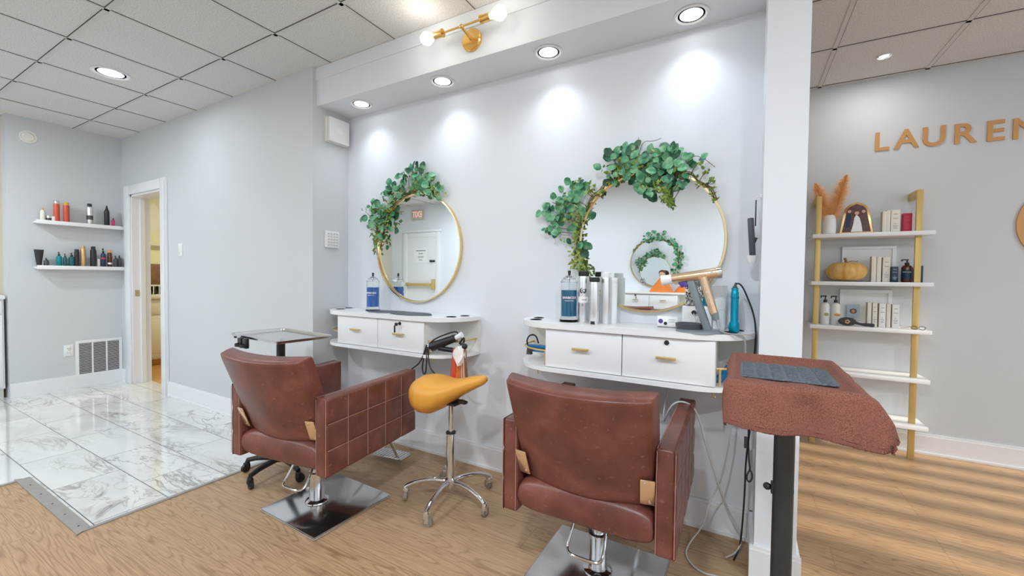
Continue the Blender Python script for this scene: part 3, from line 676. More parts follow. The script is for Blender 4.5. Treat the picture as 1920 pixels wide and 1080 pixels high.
# ------------------------------------------------------------------ tray trolleys
def trolley(loc, rz, z, sx_, sy_, label, name='tray_trolley', pr=.024, px=0, py=0, clips=True, traym='steel', R0=-128, LL=.21):
    e = E(name, (loc[0], loc[1], 0), label, 'trolley', None, rz)
    a, b_ = sx_/2, sy_/2
    t = B()
    prof = [(1, .022), (.985, .024), (.975, .020), (.94, .006), (.93, .002)]
    def ring(s_in, zz, n=10):
        pts = []; cr = .03
        for (cx, cy, a0) in ((a-cr, b_-cr, 0), (-a+cr, b_-cr, 90), (-a+cr, -b_+cr, 180), (a-cr, -b_+cr, 270)):
            for k in range(7):
                an = R(a0+15*k); pts.append(Vector((cx+(cr-s_in)*math.cos(an), cy+(cr-s_in)*math.sin(an), zz)))
        return pts
    lv = [(.028, z-.018), (.012, z-.016), (.004, z-.002), (0, z), (.003, z+.0015), (.010, z-.002), (.016, z-.014), (.03, z-.016)]
    rs = [[t.bm.verts.new(p) for p in ring(i, zz)] for i, zz in lv]
    for r0, r1 in zip(rs, rs[1:]):
        n = len(r0)
        for k in range(n): t.bm.faces.new((r0[k], r0[(k+1) % n], r1[(k+1) % n], r1[k]))
    t.bm.faces.new(rs[0]); t.bm.faces.new(rs[-1])
    t.build('tray', traym, e)
    B().cyl((px, py, .10), (px, py, z-.018), pr, seg=28).cyl((px, py, z-.05), (px, py, z-.018), pr*1.05, .06, seg=28).build('pole', 'pole', e)
    B().box(px-.10, px+.10, py-.02, py+.02, z-.024, z-.018).build('tray_bracket', 'black', e)
    B().cyl((px-pr-.008, py, .66), (px+pr, py, .66), .005).ball((px-pr-.012, py, .66), .010).box(px-pr-.004, px-pr+.004, py-.01, py+.01, .645, .675, .002).build('height_knob', 'black', e)
    B().lathe([(.035, .075), (.04, .08), (.04, .105), (.028, .12)], (px, py, 0)).build('hub', 'black', e)
    if clips:
        for cx in (-.15, -.085):
            B().box(cx-.022, cx+.022, -b_+.0, -b_+.02, z-.075, z-.018, .003).lathe([(.022, z-.05), (.022, z-.068), (.017, z-.068), (.017, z-.05)], (cx, -b_-.0, 0)).build('tool_ring', 'black', e)
        B().lathe([(.008, z-.032), (.008, z-.018)], (-a+.02, -b_+.03, 0)).build('bumper', 'black', e)
    for k in range(5):
        an = R(R0+72*k); L = LL; ca, sa = math.cos(an), math.sin(an)
        B().tube([(px+ca*.03, py+sa*.03, .092), (px+ca*.14, py+sa*.14, .088), (px+ca*L, py+sa*L, .07)], [.018, .017, .015, .014, .013], 8, 1).build('leg', 'black', e)
        caster(e, px+ca*L, py+sa*L, .065, an+R(70), 'black', 'black', .025)
    return e
trolley((-2.46, -.70), R(-5), .852, .58, .34, 'silver tray trolley on black wheels behind the left chair', R0=-146)
trolley((.098, -.905), 0, .970, .245, .40, 'trolley on a black pole by the pillar under a brown towel', clips=False, px=.006)

# towel over the right trolley
def towel_obj():
    X0, X1, Y0, Y1, Z = -.024, .228, -1.112, -.695, .979
    xe, ye = (X1-X0)/2, (Y1-Y0)/2; cx, cy = (X0+X1)/2, (Y0+Y1)/2
    hx0, hx1, hy0, hy1 = .030, .088, .106, .03     # hang on left, right, front, back
    rn = random.Random(3)
    def f(i, j):
        s = -xe-hx0+i*(2*xe+hx0+hx1); t = -ye-hy0+j*(2*ye+hy0+hy1)
        ox = max(0, s-xe)-max(0, -xe-s); oy = max(0, t-ye)-max(0, -ye-t)
        x = max(-xe, min(xe, s)); y = max(-ye, min(ye, t))
        # sunk inside the tray rim
        di = min(xe-abs(x), ye-abs(y)); z = 0
        if ox == 0 and oy == 0: z = -.017*min(1, max(0, (di-.008)/.022))**.8
        dx, dy = abs(ox), abs(oy); d = math.hypot(dx, dy)
        if d > 0:
            drop = max(dx, dy)+.12*min(dx, dy); flare = .16*d
            fx = math.copysign(.008*min(1, dx/.01)+flare*(dx/d), ox) if ox else 0
            fy = math.copysign(.008*min(1, dy/.01)+flare*(dy/d), oy) if oy else 0
            if ox > 0: fx += .26*dx*(1-dx/.22)
            if ox < 0: fx += .30*dx
            rip = .006*math.sin(s*34+1)+.005*math.sin(s*71)
            x += fx + .012*math.sin(t*19)*min(1, dx/.05)*math.copysign(1, ox or 1); y += fy + (rip*min(1, dy/.04) if oy else 0)
            z = -.94*drop + .004*math.sin(s*40)*min(1, dy/.05)
            
        ed = min(i, 1-i)*(2*xe+hx0+hx1), min(j, 1-j)*(2*ye+hy0+hy1); q = min(ed)
        hem = .0016*(1 if q < .016 else 0)*math.sin((s+t)*900)
        return Vector((cx+x, cy+y+hem, Z+z+.0006*rn.uniform(-1, 1)+.0015*math.sin(s*60)*math.sin(t*45)))
    b = B(); b.grid(f, 150, 190)
    o = b.build('towel', 'towel', ang=80, solid=.006)
    hm = [f(0.012, j/60) for j in range(61)]+[f(i/60, .988) for i in range(61)]+[f(.97, 1-j/60) for j in range(61)]+[f(1-i/60, .024) for i in range(61)]
    B().tube(hm, .0035, 6, closed=True).build('hem_stitch', 'towel', o)
    return tag(o, 'brown terry towel draped over the trolley tray by the pillar', 'towel')
towel_obj()
b = B().box(-.003, .204, -.995, -.790, .966, .971, .002)
for k in range(16):
    for q in range(6): b.box(.004+q*.033, .028+q*.033, -.988+k*.0125, -.981+k*.0125, .9705, .9725)
tag(b.build('heat_mat', 'matg'), 'ribbed grey rubber mat lying on the brown towel', 'mat')

# ------------------------------------------------------------------ bottles, generic
GB = {}
def bottle(name, loc, h, r, body, cap, label, style='can', cat='bottle', group=None, capm=None, extra=None, sqx=1):
    e = E(name, loc, label, cat, group)
    if style == 'can':
        pb = [(r*.92, 0), (r, .006), (r, h*.80), (r*.8, h*.86), (r*.55, h*.88)]; pc = [(r*.72, h*.86), (r*.72, h*.985), (r*.6, h), (.0001, h)]
    elif style == 'straight':
        pb = [(r*.94, 0), (r, .005), (r, h*.83), (r*.93, h*.85)]; pc = [(r*.9, h*.85), (r*.9, h*.985), (r*.8, h), (.0001, h)]
    elif style == 'cone':
        pb = [(r*.9, 0), (r, .006), (r, h*.66), (r*.85, h*.75), (r*.5, h*.82)]; pc = [(r*.55, h*.81), (r*.38, h*.9), (r*.2, h*.99), (.0001, h)]
    elif style == 'pump':
        pb = [(r*.92, 0), (r, .006), (r, h*.60), (r*.85, h*.68), (r*.4, h*.73)]; pc = [(r*.42, h*.72), (r*.42, h*.82), (r*.15, h*.83), (r*.15, h*.92), (.0001, h*.92)]
    elif style == 'jar':
        pb = [(r*.96, 0), (r, .004), (r, h*.62), (r*.95, h*.65)]; pc = [(r, h*.65), (r, h*.98), (.0001, h)]
    B().lathe(pb+[(.0001, pb[-1][1]+.0005)], seg=20, sx=sqx).build('body', body, e)
    c = B().lathe(pc, seg=16)
    if style == 'pump': c.box(-r*1.0, r*.25, -r*.16, r*.16, h*.92, h*.965, .001).box(-r*1.05, -r*.8, -r*.12, r*.12, h*.88, h*.95)
    c.build('pump' if style == 'pump' else 'cap', cap, e)
    if extra: B().lathe([(r*1.012, h*extra[1]), (r*1.012, h*extra[2])], seg=20, sx=sqx).build('label_band', extra[0], e)
    return e
# wall shelves on the back-left wall
for z, nm in ((1.712, 'upper'), (1.268, 'lower')):
    e = E('wall_shelf', (XB, -.65, z), '%s of the two white floating shelves beside the doorway' % nm, 'shelf', 'floating shelves')
    bx(0, .105, -.315, .33, -.02, 0, .002).build('board', 'lam', e); bx(.100, .110, -.315, .33, -.026, .012, .002).build('lip', 'lam', e)
U = [(-.912, .135, .024, 'paper', 'amber', 'cone', 'small cream bottle with amber tip at the left of the upper wall shelf', 'lotion_bottle'),
     (-.818, .218, .030, 'orange', 'steel', 'straight', 'orange-red can with grey cap on the upper wall shelf', 'spray_can'),
     (-.750, .212, .030, 'orange', 'amber', 'straight', 'orange-red can with amber cap on the upper wall shelf', 'spray_can'),
     (-.578, .225, .033, 'silver', 'black', 'can', 'silver spray can with black tip on the upper wall shelf', 'spray_can'),
     (-.444, .228, .029, 'black', 'black', 'cone', 'black spray can with pointed cap on the upper wall shelf', 'spray_can'),
     (-.393, .102, .018, 'pink', 'black', 'cone', 'tiny magenta bottle at the right end of the upper wall shelf', 'lotion_bottle')]
for y, h, r, bm_, cm, st, lb, nm in U: bottle(nm, (-6.012, y, 1.712), h, r*.76, bm_, cm, lb, st, group='products on the upper wall shelf', extra=('dgrey', .25, .45) if bm_ == 'silver' else None)
for i, (y, cm) in enumerate(((-.872, 'silver'), (-.838, 'wplastic'))):
    bottle('cream_jar', (-6.015, y, 1.712), .058, .020, 'dgrey' if i == 0 else 'paper', cm, ['dark', 'pale'][i]+' squat jar between bottle and can on the upper wall shelf', 'jar', 'jar')
Lw = [(-.895, .090, .024, 'dgrey', 'black', 'pump', 'small dark pump bottle beside the black tube on the lower wall shelf'),
      (-.806, .155, .028, 'tealb', 'black', 'pump', 'bright teal pump bottle on the lower wall shelf'),
      (-.765, .140, .020, 'tealb2', 'dgrey', 'pump', 'slim dark teal pump bottle next to the bright teal one'),
      (-.716, .150, .030, 'tealb2', 'black', 'pump', 'dark green pump bottle left of the gold can'),
      (-.680, .185, .024, 'black', 'black', 'straight', 'black can directly left of the gold can'),
      (-.632, .225, .027, 'goldb', 'goldb', 'can', 'gold can near the middle of the lower wall shelf'),
      (-.556, .222, .031, 'black', 'black', 'can', 'black domed can right of the gold can'),
      (-.515, .130, .018, 'white', 'sage', 'pump', 'short white and green pump bottle on the lower wall shelf'),
      (-.478, .215, .026, 'navy', 'black', 'pump', 'tall navy pump bottle with pink mark on the lower wall shelf'),
      (-.425, .190, .024, 'brownb', 'amber', 'can', 'brown bottle with amber cap on the lower wall shelf'),
      (-.378, .140, .022, 'dgrey', 'black', 'pump', 'left of two short grey bottles at the lower shelf end'),
      (-.346, .140, .022, 'dgrey', 'black', 'cone', 'right of two short grey bottles at the lower shelf end')]
for k, (y, h, r, bm_, cm, st, lb) in enumerate(Lw): bottle('product_bottle', (-6.014 if k % 2 else -6.008, y, 1.268), h, r*.78, bm_, cm, lb, st, group='products on the lower wall shelf', extra=('pink', .42, .5) if 'pink' in lb else ('white', .2, .3) if 'brown' in lb else None)
e = E('squeeze_tube', (-6.012, -.942, 1.268), 'black squeeze tube standing on its cap at the left of the lower wall shelf', 'tube')
b = B(); b.grid(lambda i, j: Vector(((.018*(1-j)+.003*j)*math.cos(2*PI*i), (.018+.016*j)*math.sin(2*PI*i), .02+.145*j)), 20, 8, closed=True); b.build('tube_body', 'black', e)
B().cyl((0, 0, 0), (0, 0, .022), .018).build('cap', 'dgrey', e)

# vent, outlet, alarm parts
e = E('return_air_vent', (XB, -.50, .303), 'white louvred return air grille low on the back-left wall', 'vent')
b = B().box(0, .008, -.185, .185, -.193, -.165, .002).box(0, .008, -.185, .185, .165, .193, .002).box(0, .0078, -.185, -.160, -.1649, .1649).box(0, .0078, .160, .185, -.1649, .1649).box(0, .009, -.062, -.050, -.17, .17).box(0, .009, .050, .062, -.17, .17)
b.build('frame', 'trim', e, smooth=False); bx(.0, .001, -.16, .16, -.17, .17).build('duct', 'black', e, smooth=False)
b = B()
for k in range(24): b.box(.0, .0095, -.16, .16, -.163+k*.0139, -.1615+k*.0139, rot=(0, R(-38), 0))
b.build('louvres', 'trim', e, smooth=False)
e = E('wall_outlet', (XB, -.735, .405), 'white double power outlet left of the air grille', 'outlet')
bx(0, .006, -.036, .036, -.058, .058, .003).build('cover_plate', 'trim', e)
B().cyl((.006, 0, .022), (.009, 0, .022), .017).cyl((.006, 0, -.022), (.009, 0, -.022), .017).build('socket', 'lamg', e)
B().box(.009, .0095, -.009, -.006, .018, .028).box(.009, .0095, .006, .009, .018, .028).box(.009, .0095, -.009, -.006, -.026, -.016).box(.009, .0095, .006, .009, -.026, -.016).build('slots', 'black', e)
o = B().lathe([(.001, .012), (.035, .012), (.042, .006), (.044, 0)], axis='X', seg=32).lathe([(.060, 0), (.060, .006), (.052, .008), (.046, .004)], axis='X', seg=32).build('round_wall_cap', 'cream_p' if 0 else 'lamg', loc=(XB, -.985, 2.52)); tag(o, 'round cream cap high on the back-left wall', 'cap')
e = E('light_switch', (-4.70, YS, 1.44), 'white light switch on the grey-white wall right of the doorway', 'switch')
bx(-.037, .037, -.006, 0, -.06, .06, .003).build('cover_plate', 'trim', e); bx(-.016, .016, -.010, -.005, -.033, .033, .002).build('rocker', 'lamg', e)
e = E('alarm_keypad', (XS, -.155, 1.482), 'small white alarm keypad on the niche side wall', 'keypad')
bx(0, .022, -.058, .058, -.062, .062, .006).build('housing', 'wplastic', e)
b = B()
for i in range(4):
    for j in range(5): b.box(.022, .024, -.045+i*.024, -.029+i*.024, -.048+j*.021, -.036+j*.021, .001)
b.build('keys', 'cable_w', e)
e = E('alarm_sensor', (XS, -.118, 2.292), 'square white alarm sensor with round grille under the soffit', 'sensor')
bx(0, .022, -.095, .095, -.092, .092, .003).build('back_box', 'lamg', e); bx(.022, .052, -.088, .088, -.088, .088, .006).build('cover', 'wplastic', e)
B().lathe([(.001, .0528), (.026, .0528), (.028, .052)], axis='X').build('round_grille', 'frost', e)

# alcove cabinet at the far left, back room furniture
e = E('base_cabinet', (-6.12, -1.50, 0), 'pale blue-white base cabinet at the left frame edge', 'cabinet')
bx(-.60, 0, -.60, .35, .10, .95).build('body', 'lam', e, smooth=False); bx(-.60, -.06, -.60, .35, 0, .10).build('plinth', 'lamg', e, smooth=False)
for a, z0, z1, n in ((-.12, .12, .80, 'door'), (-.12, .815, .94, 'drawer')): bx(0, .018, a, .335, z0, z1, .002).build(n, 'lam', e)
tag(bx(-6.74, -6.09, -2.1, -1.145, .952, .99, .004).build('countertop', 'white'), 'white countertop over the cabinet at the left frame edge', 'countertop')
e = E('kitchen_cabinet', (-6.70, .9, 0), 'cream kitchen base cabinet seen through the doorway', 'cabinet')
bx(-.55, 0, -.85, 1.1, .09, .88).build('body', 'lamg', e, smooth=False); bx(-.55, -.06, -.85, 1.1, 0, .09).build('plinth', 'yfloor', e, smooth=False)
for k in range(4):
    y0 = -.84+k*.485; dd = bx(0, .018, y0, y0+.47, .11, .66, .003).build('door', 'lamg', e); bx(.018, .024, y0+.06, y0+.41, .17, .60, .003).build('raised_panel', 'lamg', dd)
    bx(0, .018, y0, y0+.47, .68, .86, .003).build('drawer', 'lamg', e)
tag(bx(-7.64, -6.66, .05, 2.0, .882, .92, .004).build('countertop', 'lamg'), 'cream worktop in the back room', 'countertop')
e = E('dish_rack', (-6.88, .62, .92), 'white wire rack of black dishes on the back room worktop', 'rack')
b = B()
for k in range(16): b.cyl((.1, -.45+k*.06, 0), (.1, -.45+k*.06, .13), .006, seg=6)
b.tube([(.1, -.48, .13), (.1, .48, .13)], .007, 6).tube([(.1, -.48, .01), (.1, .48, .01)], .007, 6); b.build('wires', 'wplastic', e)
b = B()
for k in range(15): b.cyl((.0, -.42+k*.06, .065), (.0, -.405+k*.06, .07), .06, seg=20)
b.build('dishes', 'black', e)
o = bx(-7.05, -6.98, -.02, 1.3, 1.06, 1.34, .02).build('wicker_basket', 'brown'); tag(o, 'brown wicker basket above the dish rack', 'basket')
e = E('wall_ledge', (-7.65, .9, 1.06), 'cream wall ledges above the worktop in the back room', 'shelf')
bx(0, .70, -.95, 1.1, -.02, 0).build('lower_board', 'lamg', e, smooth=False); bx(0, .10, -.95, 1.1, .56, .60).build('upper_board', 'lamg', e, smooth=False); bx(0, .35, -.95, 1.1, .28, .30).build('middle_board', 'lamg', e, smooth=False)
tag(bx(-6.9, -6.87, .02, .17, 1.12, 1.52, .01).build('hanging_towel', 'black'), 'black towel hanging in the back room', 'towel')
tag(bx(-7.645, -7.64, .36, .66, 1.85, 2.20, rot=(R(28), 0, 0)).build('wall_paper_sheet', 'white'), 'tilted white paper sheet on the cream back room wall', 'paper')
tag(bx(-7.65, -7.60, -.1, 2.1, 2.43, 2.50).build('picture_rail', 'lamg'), 'cream rail high on the back room wall', 'rail')

# ------------------------------------------------------------------ things on the left station
def jar(loc, liquid, label, s=1.0):
    e = E('disinfectant_jar', loc, label, 'jar')
    r = .043*s
    B().lathe([(r*1.12, 0), (r*1.12, .012), (r*1.0, .020), (r, .030), (r, .205), (r*1.02, .208), (r*.985, .210), (r*.975, .205), (r*.975, .032), (.0001, .03)], seg=40).build('glass', 'glass', e)
    B().lathe([(.0001, .031), (r*.974, .031), (r*.974, .168), (.0001, .168)], seg=40).build('liquid', liquid, e)
    B().lathe([(r*1.04, .208), (r*1.04, .214), (r*.7, .232), (r*.3, .243), (.006, .246)], seg=40).build('lid', 'acry', e)
    B().cyl((0, 0, .246), (0, 0, .268), .0065, .0075).ball((0, 0, .266), .0085, 2, (1, 1, .6)).build('lid_knob', 'black', e)
    B().cyl((0, 0, .035), (0, 0, .245), .003).build('lift_rod', 'steel', e)
    text('lettering', 'BARBICIDE', .0165, .0002, 'white', e, (0, 0, .128), (0, 0, R(25)), .0003, cyl=r*1.006)
    text('lettering', 'DISINFECTANT', .0075, .0002, 'white', e, (0, 0, .112), (0, 0, R(25)), cyl=r*1.006)
    return e
jar((-2.290, -.135, ZV1), 'bluel', 'glass jar of bright blue disinfectant left of the smaller mirror')
o = E('styling_mat', (-2.12, -.145, ZV1), 'grey oval mat with pointed end lying beside the blue jar', 'mat', 'grey mats on the left vanity')
def oval(b_, a, c, n=36, pt=0):
    return [((a*math.cos(2*PI*k/n)), c*math.sin(2*PI*k/n)*(1-pt*max(0, math.cos(2*PI*k/n)))) for k in range(n)]
B().prism([(-.15, -.05), (-.13, .04), (-.02, .075), (.08, .08), (.17, .05), (.12, 0), (.07, -.045), (0, -.085), (-.12, -.08)], 0, .005, bev=.002).build('mat_body', 'matg', o)
o = E('styling_mat', (-1.895, -.165, ZV1), 'darker grey oval mat in the middle of the left vanity', 'mat', 'grey mats on the left vanity')
B().prism([(-.17, -.02), (-.12, .04), (-.05, .072), (.05, .072), (.12, .05), (.17, .0), (.13, -.055), (.05, -.09), (-.05, -.09), (-.13, -.065)], .001, .007, bev=.003).build('mat_body', 'matg', o)
# dryer and hot tools in the right rail of the left station
e = E('hair_dryer', (-1.60, -.235, .785), 'black and silver hair dryer tucked in the left vanity rail, cables hanging', 'hair dryer')
B().cyl((-.05, -.02, .0), (.11, .01, .065), .029, .022).lathe([(.028, -.008), (.030, 0), (.028, .01)], (-.05, -.02, 0), axis='X').build('barrel', 'black', e)
B().cyl((-.064, -.024, -.007), (-.05, -.02, 0), .029).build('grille', 'silver', e)
B().cyl((.11, .01, .065), (.15, .02, .085), .015, .020).build('nozzle', 'frost', e)
B().cyl((.0, -.01, -.005), (.14, .01, -.012), .015).build('handle', 'black', e)
B().tube([(-.06, -.03, .02), (-.02, -.02, .055), (.05, 0, .085), (.11, 0, .105), (.13, .01, .095), (.10, .02, .06)], .0045, 6, 2).tube([(.13, .02, .03), (.16, .02, .075), (.165, .02, .05), (.15, .02, .02)], .006, 6, 2).build('cord_loop', 'black', e)
e2 = B().tube([(-1.663, -.285, .80), (-1.695, -.30, .692), (-1.777, -.30, .640), (-1.823, -.29, .597), (-1.815, -.28, .555), (-1.755, -.27, .53), (-1.70, -.24, .50)], .0045, 6, 2).tube([(-1.663, -.285, .79), (-1.690, -.295, .68), (-1.683, -.295, .625), (-1.662, -.295, .625), (-1.655, -.295, .68), (-1.66, -.285, .79)], .0045, 6, 2).tube([(-1.650, -.285, .79), (-1.642, -.29, .68), (-1.60, -.29, .635), (-1.54, -.28, .615), (-1.50, -.2, .56)], .0045, 6, 2).build('dangling_cables', 'black'); e2.parent = e; e2.location = (1.60, .235, -.785)
e = E('cloth_bundle', (-1.415, -.255, 0), 'orange and cream striped cloths with white lace hanging from the vanity rail', 'cloth')
for k, (m_, x, w_) in enumerate((('orange', -.050, .034), ('orangef', -.020, .024), ('paper', -.002, .011), ('orangef', .016, .020), ('paper', .034, .010), ('brown', .048, .016))):
    b = B(); b.grid(lambda i, j, x=x, w_=w_: Vector((x*(.75+.35*j)+w_*(i-.5)*(.8+j*.4), .006*math.sin(i*6+x*90)-.02+.01*math.cos(x*60), .80-.215*j)), 6, 14)
    b.build('cloth_fold', m_, e, solid=.006)
b = B(); rn = random.Random(5)
b.grid(lambda i, j: Vector(((.010+.028*math.sin(PI*min(1, j*1.05)))*math.cos(2*PI*i)*(1+.2*math.sin(i*38)), -.035+(.02)*math.sin(2*PI*i)*(1+.25*math.sin(i*31+j*9)), .82-.115*j)), 30, 12, closed=True)
b.build('lace', 'white', e)
B().ball((.025, -.02, .815), .018).ball((.005, -.015, .822), .014).build('clip', 'black', e)

# ------------------------------------------------------------------ things on the right station
jar((-.805, -.150, ZV2), 'teall', 'glass jar of teal disinfectant at the left end of the right vanity', 1.0)
def can(loc, h, r, label, capm='black', caph=.1, name='hairspray_can', body='silver', top=None):
    e = E(name, loc, label, 'can', None)
    B().lathe([(r*.93, 0), (r, .006), (r, h*(1-caph)-.008), (r*.94, h*(1-caph)), (.001, h*(1-caph))], seg=32).build('body', body, e)
    b = B().lathe([(r*.99, h*(1-caph)), (r*.99, h-.003), (r*.9, h), (.0001, h)], seg=32)
    if capm == 'black':
        for k in range(16): a = 2*PI*k/16; b.box(r*math.cos(a)-.001, r*math.cos(a)+.001, r*math.sin(a)-.001, r*math.sin(a)+.001, h*(1-caph)+.002, h-.004)
    b.build('cap', capm, e); return e
c = can((-.725, -.150, ZV2), .268, .0265, 'silver hairspray can with black cap and round emblem next to the teal jar')
B().lathe([(.0268, .105), (.0268, .135)], seg=32).build('label_band', 'white', c)
text('emblem', 'O', .045, .0002, 'black', c, (0, 0, .165), (0, 0, R(14)), .0012, cyl=.0268); text('emblem', 'C', .02, .0002, 'black', c, (0, 0, .165), (0, 0, R(14)), .0006, cyl=.0268)
text('lettering', 'II', .02, .0002, 'black', c, (0, 0, .092), (0, 0, R(10)), cyl=.0268); text('lettering', 'HAIR', .012, .0002, 'black', c, (0, 0, .12), (0, 0, R(30)), cyl=.0270)
c = can((-.655, -.185, ZV2), .236, .0245, 'silver tube with black ribbed cap, standing in front of the cans', body='silver', name='styling_tube')
B().lathe([(.015, 0), (.015, .016), (.001, .0165)]).build('foot_cap', 'black', c, loc=(0, -.0115, -.0005))
can((-.612, -.135, ZV2), .262, .0255, 'plain silver can with clear top right of the black-capped tube', 'frost', .10)
can((-.585, -.090, ZV2), .235, .020, 'slim pale can half hidden behind the silver cans', 'frost', .1, body='frost')
# card
e = E('business_card_stand', (-.315, -.115, ZV2), 'small white card with tiny portrait standing on the right vanity', 'card')
bx(-.045, .045, -.0015, .0015, 0, .052, .0005).build('card', 'white', e); bx(-.045, .045, -.012, .002, 0, .003).build('holder', 'acry', e)
B().cyl((-.03, -.002, .028), (-.03, -.0024, .028), .011).build('portrait', 'purple', e); B().cyl((-.008, -.002, .018), (-.008, -.0024, .018), .008).build('mark', 'black', e)
B().box(.006, .038, -.002, -.0017, .036, .038).box(.006, .034, -.002, -.0017, .030, .0315).box(.006, .036, -.002, -.0017, .024, .0255).build('text_lines', 'cable_g', e)
# outlet box with plugs, brush cup, frosted bottle
e = E('power_strip', (-.190, -.045, ZV2), 'white power strip with two black plugs behind the dryer stand', 'power strip')
bx(-.065, .065, -.028, .028, 0, .105, .004).build('housing', 'wplastic', e)
B().cyl((-.012, -.028, .075), (-.012, -.045, .075), .010).cyl((.014, -.028, .075), (.014, -.045, .075), .010).build('plug', 'black', e)
B().tube([(-.012, -.045, .072), (-.004, -.048, .05), (0, -.046, .02), (0, -.04, .002)], .002, 6, 2).tube([(.014, -.045, .072), (.004, -.048, .05), (0.002, -.046, .02), (0.004, -.04, .002)], .002, 6, 2).build('cord', 'cable_w', e)
e = E('round_brush', (-.225, -.055, ZV2+.108), 'leopard patterned round brush standing behind the hair dryer', 'brush')
B().lathe([(.018, 0), (.020, .01), (.020, .095), (.026, .10), (.028, .125), (.018, .135), (.001, .137)], seg=24).build('barrel', 'leop', e)
b = B(); b.lathe([(.014, 0), (.02, .05), (.016, .09)], (.045, .0, 0)); b.build('brush_head', 'leop', e)
e = E('comb', (-.155, -.062, ZV2+.106), 'blue and purple comb beside the leopard round brush', 'comb')
bx(-.014, .006, -.003, .003, 0, .07, .001, rot=(0, R(12), 0)).build('handle', 'tealm', e); bx(.004, .02, -.004, .002, 0, .05, .001).build('teeth', 'purple', e)
e = E('frosted_bottle', (-.095, -.065, ZV2), 'frosted white bottle behind the gold hair dryer', 'bottle')
B().lathe([(.026, 0), (.028, .01), (.026, .09), (.03, .17), (.032, .205), (.001, .206)], seg=28).build('body', 'frost', e)
B().lathe([(.0285, .09), (.029, .094), (.0285, .098)], seg=28).build('seam_ring', 'wplastic', e)
# dryer on stand
e = E('dryer_stand', (-.165, -.205, ZV2), 'grey hair dryer stand with round base on the right vanity', 'stand')
B().lathe([(.001, .010), (.085, .010), (.098, .007), (.10, 0)], seg=48).build('base', 'grey', e)
B().lathe([(.001, .026), (.045, .026), (.052, .034), (.058, .034), (.055, .01), (.001, .01)], (-.045, .01, 0), seg=32).build('dish', 'dgrey', e)
B().box(-.016, .016, -.022, .022, 0, .245, .008, rot=(0, R(-19), 0)).build('post', 'grey', e, loc=(-.003, 0, -.01))
B().cyl((-.062, 0, .20), (-.075, 0, .228), .02).box(-.09, -.05, -.02, .02, .20, .222, .006, rot=(0, R(20), 0)).build('cradle', 'purple', e)
d = E('gold_hair_dryer', (-.165, -.205, ZV2), 'champagne gold hair dryer resting on the grey stand, clear nozzle left', 'hair dryer')
D0, D1 = Vector((-.118, -.012, .232)), Vector((.078, -.012, .262))
B().cyl(D0, D1, .0215, .024, 32).build('barrel', 'gplate', d)
B().cyl(D1-(D1-D0).normalized()*.012, D1+(D1-D0).normalized()*.004, .0255, .0255, 32).cyl(D1+(D1-D0).normalized()*.003, D1+(D1-D0).normalized()*.007, .02, .016, 24).build('intake_grille', 'steel', d)
B().cyl(D0+Vector((.004, 0, 0)), D0-Vector((.045, 0, .008)), .0205, .024, 28).build('nozzle', 'frost', d)
B().cyl((.010, -.030, .240), (.058, -.034, .085), .0185, .0165, 24).build('handle', 'gplate', d)
B().cyl((.058, -.034, .088), (.068, -.034, .058), .0168, .012, 24).build('handle_end', 'grey', d)
B().cyl((.022, -.048, .20), (.022, -.0505, .20), .004).cyl((.029, -.050, .178), (.029, -.0515, .178), .004).cyl((.036, -.051, .155), (.036, -.052, .155), .004).cyl((.045, -.034, .262), (.045, -.038, .262), .006).build('buttons', 'steel', d)
B().tube([(.066, -.034, .06), (.072, -.04, .03), (.088, -.05, .012), (.115, -.055, .006), (.145, -.055, .004), (.172, -.05, .003), (.178, -.045, -.04), (.176, -.04, -.12)], .003, 8, 2).build('cord', 'cable_g', d)
# curling iron
e = E('curling_iron', (-.032, -.150, ZV2), 'teal blue curling iron standing upright in a vanity holder', 'curling iron')
B().lathe([(.001, .0), (.018, .0), (.021, .006), (.021, .038), (.016, .05), (.0155, .150), (.017, .152), (.017, .160), (.0155, .162), (.0155, .176), (.0135, .180), (.0135, .196), (.001, .196)], seg=28).build('handle', 'tealm', e)
bx(-.024, -.018, -.008, .008, .015, .035, .002).build('thumb_tab', 'tealm', e)
B().cyl((0, 0, .1955), (0, 0, .203), .010, .009).cyl((0, 0, .20), (.003, .012, .217), .006, .0045).build('cord_guard', 'dgrey', e)
B().tube([(.002, .005, .21), (.012, .03, .218), (.03, .05, .20), (.05, .06, .15), (.072, .06, .09), (.083, .06, .03), (.084, .055, -.04), (.080, .05, -.11)], .0035, 8, 2).build('cord', 'black', e)
o = tag(B().prism([(-.045, -.02), (.05, -.012), (.055, .0), (.0, .012), (-.04, .008)], 0, .002).build('orange_card', 'cream_p', loc=(-.02, -.225, ZV2+.001)), 'small orange card under the curling iron cord', 'card')
# hot tools in the side rails of the right station
e = E('flat_iron', (-1.0, -.14, .80), 'blue flat iron with black cord loop in the left rail of the right vanity', 'flat iron')
B().box(-.045, .10, -.015, .015, .004, .022, .004).box(-.045, .10, -.015, .015, .026, .042, .004).build('arms', 'bluep', e)
B().tube([(-.045, 0, .02), (-.06, 0, .06), (-.04, 0, .095), (0, 0, .095), (.015, 0, .05)], .0045, 6, 2).build('cord_loop', 'black', e)
B().lathe([(.018, -.055), (.014, -.02)], seg=16).build('cord_cuff', 'dgrey', e, loc=(-.03, -.02, .045))
e = E('hot_brush', (-.045, -.16, .80), 'blue and black hot brush in the right rail of the right vanity', 'brush')
B().cyl((-.045, 0, -.035), (.0, 0, .03), .017).build('brush_head', 'bluep', e); B().cyl((-.06, -.002, -.055), (-.045, 0, -.035), .018).build('tip', 'dgrey', e)
B().cyl((.0, 0, .03), (.035, 0, .05), .022, .018).ball((.025, .0, -.02), .018, 2, (1.2, 1, .7)).build('handle', 'black', e)
